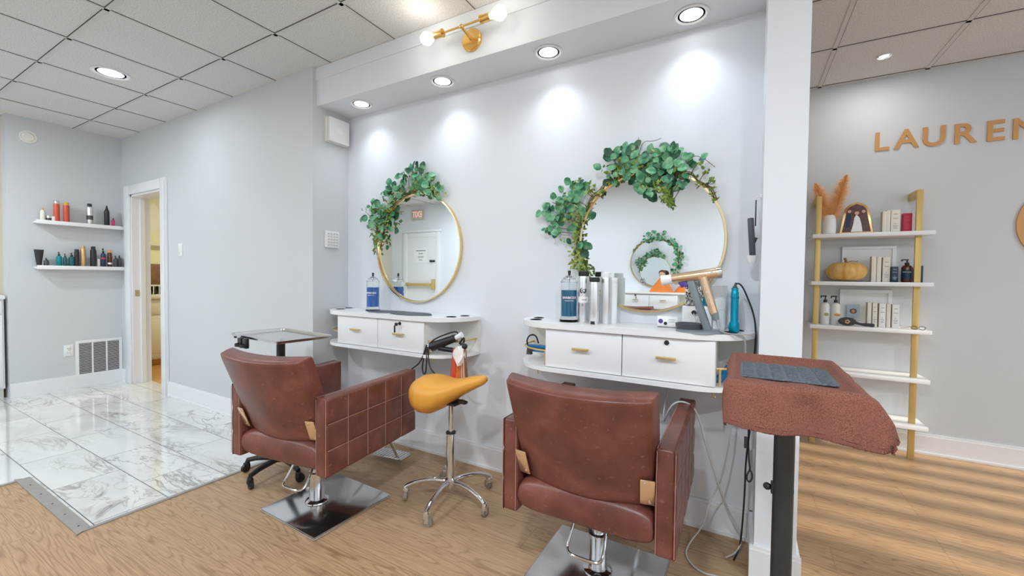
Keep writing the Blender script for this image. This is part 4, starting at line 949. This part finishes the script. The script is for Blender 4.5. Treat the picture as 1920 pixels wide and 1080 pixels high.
# clipper hanging on the pillar's inner face
e = E('hanging_clipper', (.047, -.115, 1.42), 'black hair clipper hanging from a hook on the pillar side', 'clipper')
B().tube([(.012, 0, .155), (.0, 0, .157), (-.012, 0, .150), (-.014, 0, .140), (-.008, 0, .136)], .0025, 6, 2).lathe([(.012, .009), (.012, .013)], (0, 0, .155), axis='X').build('hook', 'white', e)
B().box(-.010, -.005, -.006, .006, .03, .142, .001).build('strap', 'black', e)
B().box(-.033, -.009, -.022, .022, -.10, .065, .005, rot=(0, R(-4), 0)).build('body', 'dgrey', e); B().cyl((-.012, -.01, -.03), (-.002, -.01, -.034), .012).build('switch', 'black', e)
B().lathe([(.012, -.135), (.020, -.12), (.022, -.098), (.001, -.097)], (-.018, 0, 0)).build('guard', 'frost', e)
# cables below the right station
o = B().tube([(-.30, -.10, .735), (-.315, -.16, .60), (-.307, -.22, .55), (-.285, -.26, .62), (-.253, -.26, .672), (-.206, -.24, .672), (-.166, -.2, .625), (-.125, -.17, .446), (-.08, -.14, .302), (-.042, -.12, .183), (.005, -.10, .10), (.02, -.11, .05), (.0, -.15, .010), (-.04, -.20, .005)], .0038, 8, 2).build('white_cable', 'cable_w'); tag(o, 'white cord arching over the arm of the right chair', 'cord')
o = B().tube([(-.02, -.06, .735), (-.03, -.12, .60), (-.045, -.12, .43), (-.073, -.12, .28), (-.118, -.12, .19), (-.135, -.13, .08), (-.19, -.17, .006), (-.20, -.28, .005), (-.13, -.36, .005), (-.05, -.34, .005), (.02, -.36, .005)], .0035, 8, 2).build('grey_cord', 'cable_w'); tag(o, 'pale grey cord looping down to the floor beside the chair', 'cord')
o = B().tube([(.045, -.06, .735), (.045, -.10, .60), (.026, -.11, .42), (.026, -.11, .28), (.02, -.11, .12), (.012, -.12, .02), (-.01, -.2, .005)], .0036, 8, 2).build('black_cord', 'black'); tag(o, 'black cord running straight down beside the pillar', 'cord')
o = B().tube([(.03, -.08, .735), (.034, -.10, .55), (.036, -.105, .43), (.045, -.105, .375), (.034, -.105, .355), (.031, -.105, .33), (.042, -.105, .315), (.053, -.105, .335), (.052, -.105, .36), (.045, -.105, .372)], .0036, 8, 2).box(.018, .032, -.118, -.104, .47, .52, .003).build('looped_cord', 'dgrey'); tag(o, 'short dark cord ending in a loop beside the pillar', 'cord')

# ------------------------------------------------------------------ ladder shelf on the logo wall
e = E('ladder_shelf', (.75, YL, 0), 'gold and white five-tier ladder shelf on the grey wall', 'shelf')
for sx in (-.275, .277):
    bx(sx-.017, sx+.017, -.180, -.160, 0, 1.84, .002).build('post', 'goldp', e)
    o = bx(sx-.017, sx+.017, -.165, 0, 1.79, 1.84, .002).build('wall_arm', 'goldp', e)
for z in (1.557, 1.212, .893, .562, .245):
    bx(-.315, .345, -.235, -.004, z-.028, z, .003).build('shelf_board', 'lam', e)
ZS_ = (1.557, 1.212, .893)
def onshelf(x, y, k): return (x, YL+y, ZS_[k])
e = E('vase', onshelf(.545, -.13, 0), 'white ceramic vase on the top shelf', 'vase')
B().lathe([(.030, 0), (.040, .01), (.043, .06), (.040, .11), (.034, .135), (.030, .145), (.026, .145), (.03, .12), (.001, .02)], seg=32).build('body', 'wplastic', e)
def plume(base, tip, wd, label, seed):
    e = E('pampas_plume', base, label, 'dried grass', 'orange pampas in the vase'); rn = random.Random(seed); T = Vector(tip)-Vector(base)
    b = B(); b.tube([(0, 0, 0), T*.4+Vector((0, 0, .01)), T], .002, 5, 1); b.build('stalk', 'orange', e)
    b = B()
    for k in range(2600):
        t = rn.uniform(.12, 1); P = T*t+Vector((0, 0, .01*math.sin(t*3)))
        a = rn.uniform(0, 2*PI); q = Vector((math.cos(a), math.sin(a)*.8, rn.uniform(.2, 1.3))).normalized()
        L = wd*rn.uniform(.5, 1.15)*math.sin(PI*min(.97, .15+.85*t))**.6
        s_ = q.orthogonal().normalized()*.0006
        p1 = P+q*L*.55+Vector((0, 0, .002)); p2 = P+q*L+Vector((0, 0, -.12*L))
        v = [b.bm.verts.new(x) for x in (P-s_, P+s_, p1+s_, p2, p1-s_)]; b.bm.faces.new(v)
    b.build('plume', 'pampas', e, smooth=False)
plume(onshelf(.545, -.13, 0)[:2]+(1.60,), (.455, YL-.14, 1.94), .085, 'orange pampas plume leaning left out of the white vase', 1)
plume(onshelf(.548, -.125, 0)[:2]+(1.60,), (.640, YL-.13, 1.985), .09, 'orange pampas plume leaning right, the taller of the two', 2)
e = E('photo_frame', onshelf(.705, -.12, 0), 'ornate gold framed photo on the top shelf', 'picture frame', rz=R(-6))
def arch(w0, w1, h, n=12): return [(-w0, 0), (w0, 0), (w1, h*.62)]+[(w1*math.cos(PI*k/n), h*.62+h*.30*math.sin(PI*k/n)**.9+(.03*h if k == n//2 else 0)) for k in range(1, n)]+[(-w1, h*.62)]
B().prism(arch(.100, .072, .255), .0, .016, 'Y', .004).build('frame', 'gold', e, rot=(R(-7), 0, 0)); fr = [o for o in bpy.data.objects if o.parent == e][-1]
B().prism([(x*.82, z*.86+.016) for x, z in arch(.100, .072, .255)], -.003, .001, 'Y').build('picture', 'photo', fr)
B().prism([(-.03, .018), (.035, .018), (.028, .075), (.018, .12), (.0, .145), (-.012, .12), (-.018, .07)], -.0045, -.003, 'Y').build('white_dress_figure', 'white', fr)
B().cyl((.002, -.003, .155), (.002, -.005, .155), .013).cyl((.04, -.003, .165), (.04, -.005, .165), .011).cyl((-.04, -.003, .17), (-.04, -.005, .17), .011).build('faces', 'skin', fr)
B().prism([(-.062, .05), (-.035, .05), (-.03, .15), (-.055, .15)], -.0045, -.003, 'Y').build('dark_suit_figure', 'navy', fr)
def box_item(x, y, k, w_, d_, h, m, label, side=None, lines=True, name='product_box', grp=None, rz=0, lm='cable_g'):
    e = E(name, onshelf(x, y, k), label, 'box', grp, rz)
    o = bx(-w_/2, w_/2, -d_/2, d_/2, 0, h, .0015).build('carton', m, e)
    if side: bx(-w_/2-.0006, -w_/2+.001, -d_/2+.001, d_/2-.001, .001, h-.001).build('side_panel', side, e, smooth=False)
    if lines:
        b = B()
        for zz, ww in ((.80, .5), (.62, .62), (.38, .2), (.30, .6), (.24, .45), (.18, .5)): b.box(-w_*ww/2, w_*ww/2, -d_/2-.0006, -d_/2+.0002, h*zz, h*zz+.0035)
        b.build('print', lm, e, smooth=False)
    return e
T0 = 'cream product boxes on the ladder shelf'
for i, (x, wd_) in enumerate(((.855, .022), (.876, .020), (.913, .048))):
    box_item(x, -.12-.012*(2-i)*0, 0, wd_, .05, .158-.006*(i == 0), 'paper', ['left narrow cream box of three on the top shelf', 'middle narrow cream box of three on the top shelf', 'wide printed cream box beside the red box'][i], 'beigeb', i == 2, grp=T0)
box_item(.978, -.115, 0, .048, .045, .132, 'red', 'red product box on the top shelf', lm='pink')
# second tier
e = E('pumpkin', onshelf(.655, -.125, 1), 'large yellow-orange ribbed pumpkin on the second shelf', 'pumpkin')
def pk(i, j):
    th, ph = 2*PI*i, PI*j; rr = .124*(1-.08*abs(math.cos(th*5))**.5*-1-.08)*math.sin(ph)**.75
    rr *= 1-.06*(1-abs(math.sin(th*5)))
    z = .074-.074*math.cos(ph)*(1-.18*math.exp(-(math.sin(ph)/.35)**2)); return Vector((rr*math.cos(th), rr*math.sin(th)*.72, z))
B().grid(pk, 90, 28, closed=True).build('shell', 'pumpkin', e, ang=80)
B().tube([(0, 0, .125), (-.004, 0, .15), (-.012, -.004, .172)], [.012, .009, .008, .009], 8, 1).tube([(0, 0, .14), (.03, -.02, .15), (.05, -.02, .145), (.06, -.03, .15)], .0022, 5, 2).build('stem', 'stem', e)
def picture(x, z, w_, h, label, inner='lam', ph=False):
    e = E('white_picture_frame', (x, YL-.006, z), label, 'picture frame', 'white frames behind the shelf')
    b = B().box(-w_/2, w_/2, -.014, 0, h/2-.022, h/2, .003).box(-w_/2, w_/2, -.014, 0, -h/2, -h/2+.022, .003).box(-w_/2, -w_/2+.022, -.0138, 0, -h/2+.022, h/2-.022).box(w_/2-.022, w_/2, -.0138, 0, -h/2+.022, h/2-.022)
    b.build('frame', 'frost', e); bx(-w_/2+.02, w_/2-.02, -.005, -.002, -h/2+.02, h/2-.02).build('mount', 'wall' if 0 else 'wplastic', e, smooth=False); return e
picture(.800, 1.345, .31, .26, 'white picture frame standing behind the pumpkin')
picture(.790, 1.024, .30, .26, 'white picture frame behind the white pump bottles')
for i, (x, wd_) in enumerate(((.806, .026), (.834, .024), (.874, .040))): box_item(x, -.12, 1, wd_, .05, .182-.004*i, 'paper', ['cream box nearest the pumpkin on the second shelf', 'middle cream box right of the pumpkin', 'printed cream box left of the dark navy box'][i], 'beigeb', i == 2, grp=T0)
box_item(.917, -.14, 1, .036, .035, .108, 'navy', 'dark navy square box on the second shelf', lm='sage')
e = bottle('pump_bottle', onshelf(.985, -.13, 1), .165, .030, 'brownb', 'black', 'amber brown pump bottle with dark blue label on the second shelf', 'pump', extra=('navy', .14, .52))
text('lettering', 'HAIR CARE', .010, .0002, 'white', e, (0, 0, .070), (0, 0, R(-12)), cyl=.0308)
bottle('serum_bottle', onshelf(1.040, -.11, 1), .115, .018, 'brownb', 'navy', 'slim dark serum bottle behind the gold post', 'straight')
box_item(1.062, -.10, 1, .022, .03, .115, 'navy', 'narrow navy box at the right end of the second shelf', lines=False)
# third tier
for i, (x, mk, lb) in enumerate(((.535, 'greenlab', 'white pump bottle with a green mark on the third shelf'), (.597, 'orlab', 'white pump bottle with an orange mark on the third shelf'))):
    e = bottle('pump_bottle', onshelf(x, -.14, 2), .222, .0285, 'wplastic', 'black', lb, 'pump', group='white pump bottles')
    B().ball((.006, -.027, .075), .015, 2, (1, .25, .9) if i == 0 else (1.3, .3, .7)).build('printed_mark', mk, e)
e = E('small_photo', (.716, YL-.05, .893), 'small blue portrait photo standing on the third shelf', 'photo', rz=R(-3))
bx(-.036, .036, 0, .002, .05, .150).build('print', 'photob', e, smooth=False); B().ball((0, -.001, .10), .02, 2, (1.1, .05, 1)).build('hair_shape', 'brown', e); B().ball((0, -.003, .10), .011, 2, (.9, .05, 1.1)).build('face_shape', 'skin', e); bx(-.004, .004, 0, .02, 0, .06).build('easel', 'acry', e)
e = E('paddle_brush', onshelf(.655, -.205, 2), 'dark paddle hair brush with gold emblem leaning on the third shelf edge', 'hair brush')
B().prism([(.052*math.cos(2*PI*k/32)-.0, .030*math.sin(2*PI*k/32)+.033) for k in range(32)], -.012, .004, 'Y', .004).build('head', 'pole', e, rot=(0, 0, 0))
B().tube([(.045, -.004, .028), (.075, -.004, .018), (.11, -.004, .016), (.15, -.004, .014)], [.010, .008, .009, .012, .013, .011], 8, 1).build('handle', 'pole', e)
B().lathe([(.010, -.0125), (.013, -.0135), (.016, -.0125)], (0, 0, .033), axis='Y', seg=5).lathe([(.004, -.0125), (.005, -.0135), (.007, -.0125)], (0, 0, .033), axis='Y').build('emblem', 'goldb', e)
for i, (x, wd_, m_) in enumerate(((.790, .022, 'paper'), (.820, .026, 'paper'), (.861, .036, 'white'), (.894, .022, 'paper'), (.932, .038, 'white'))):
    box_item(x, -.12, 2, wd_, .05, .172-.002*i, m_, ['leftmost cream box on the third shelf', 'second cream box on the third shelf', 'bright white printed box, third in the row on the third shelf', 'fourth, narrow cream box on the third shelf', 'rightmost white printed box on the third shelf'][i], 'beigeb', i in (1, 2, 4), grp=T0)
e = E('eyeglasses', (1.035, YL-.19, .893), 'pair of dark eyeglasses lying at the right end of the third shelf', 'glasses')
b = B()
for sx in (-.02, .02): b.tube([(sx+.016*math.cos(a*PI/6), -.01+.004*math.sin(a*PI/6), .012+.011*math.sin(a*PI/6)) for a in range(12)], .0016, 5, closed=True)
b.tube([(-.038, -.01, .016), (-.045, .0, .012), (-.08, .03, .005)], .0016, 5).tube([(.038, -.01, .016), (.045, .03, .01)], .0016, 5); b.build('frame', 'black', e)

# ------------------------------------------------------------------ lettering and ring on the logo wall
for ch, x, z in (('L', .853, 2.229), ('A', .990, 2.228), ('U', 1.133, 2.224), ('R', 1.282, 2.220), ('E', 1.428, 2.214), ('N', 1.572, 2.210)):
    o = text('wall_letter', ch, .187, .004, 'letter', None, (x, YL-.004, z), (PI/2, 0, 0), .0035, sx=1.0 if ch != 'L' else .95)
    tag(o, 'flat copper gold letter %s mounted on the grey wall' % ch, 'letter', 'copper letters of the shop sign')
e = E('gold_ring_emblem', (1.815, YL, 1.595), 'round gold ring emblem cut by the right frame edge', 'emblem')
B().lathe([(.275, 0), (.275, -.012), (.240, -.012), (.240, 0)], axis='Y', seg=80).build('ring', 'letter', e)
B().lathe([(.238, 0), (.238, -.004), (.001, -.004)], axis='Y', seg=60).build('disc', 'white', e)

# ------------------------------------------------------------------ exit door and desk seen in the left mirror
xd0, xd1 = -6.28, -5.50
s = B().box(xd0-.11, xd0, YO, YO+.03, 0, 2.13, .005).box(xd1, xd1+.11, YO, YO+.03, 0, 2.13, .005).box(xd0, xd1, YO, YO+.029, 2.03, 2.129, .005).box(xd0-.14, xd1+.14, YO, YO+.05, 2.131, 2.18, .005)
struct('door_frame_exit', s, 'trim')
dr = bx(xd0, xd1, YO+.001, YO+.02, 0, 2.03).build('exit_door', 'trim', smooth=False); tag(dr, 'pale exit door with push bar, seen in the left mirror', 'door')
B().box(xd0+.02, xd1-.02, YO+.06, YO+.09, 1.01, 1.07, .006).box(xd1-.05, xd1-.01, YO+.02, YO+.10, .94, 1.16, .006).box(xd0+.02, xd0+.05, YO+.02, YO+.08, 1.0, 1.08, .006).build('push_bar', 'goldp', dr)
B().cyl((xd1-.10, YO+.02, 1.53), (xd1-.10, YO+.07, 1.53), .025).cyl((xd1-.04, YO+.02, 1.53), (xd1-.04, YO+.04, 1.53), .022).build('lock_knob', 'black', dr)
e = E('door_notice', (-5.90, YO+.022, 1.66), 'printed paper notice taped to the exit door', 'sign', rz=PI)
bx(-.18, .18, -.002, 0, -.15, .15).build('sheet', 'white', e, smooth=False)
b = B()
for z, w_, h in ((.09, .26, .022), (.03, .12, .02), (-.03, .16, .012), (-.055, .14, .012), (-.105, .10, .016)): b.box(-w_/2, w_/2, -.003, -.0015, z-h/2, z+h/2)
b.build('print_lines', 'cable_g', e, smooth=False)
e = E('exit_sign', (-5.98, YO, 2.50), 'white exit sign with red letters above the exit door', 'sign', rz=PI)
bx(-.155, .155, -.05, 0, -.10, .10, .006).build('housing', 'beigeb', e)
text('letters', 'EXIT', .17, .002, 'redsign', e, (0, -.052, 0), (PI/2, 0, 0), .004, sx=.75)
e = E('reception_desk', (-6.55, -3.9, 0), 'grey cabinet beside the exit door, seen in the left mirror', 'desk')
bx(-.14, .14, -.45, .40, 0, .93, .004).build('body', 'lamg', e); bx(-.15, .15, -.47, .42, .93, .955, .004).build('top', 'dgrey', e)
# things on the opposite station
def heap(name, loc, w_, h, m_, label, cat, seed):
    rn = random.Random(seed); b = B(); ph = [rn.uniform(0, 6) for _ in range(4)]
    b.grid(lambda i, j: Vector((w_*(1-j)**.8*math.cos(2*PI*i)*(1+.12*math.sin(2*PI*i*3+ph[0])), w_*.6*(1-j)**.8*math.sin(2*PI*i)*(1+.12*math.sin(2*PI*i*4+ph[1])), h*j*(1+.05*math.sin(2*PI*i*2)))), 36, 14, closed=True)
    e = E(name, loc, label, cat); b.build('fabric', m_, e, ang=70); return e
e = heap('autumn_doll', (-1.06, YO+.16, 1.02), .17, .24, 'orangef', 'small seated doll in orange on the opposite vanity, seen in the mirror', 'doll', 2)
B().ball((0, .02, .265), .045, 3).build('head', 'skin', e); B().ball((0, 0, .285), .052, 3, (1, 1, .9)).build('hair', 'hair', e)
e = heap('orange_bag', (-.755, YO+.15, 1.02), .13, .16, 'orangef', 'slumped orange cloth bag right of the doll in the mirror', 'bag', 5)
B().ball((0, .02, .20), .075, 3, (1, .7, .5)).build('tuft', 'stem', e)
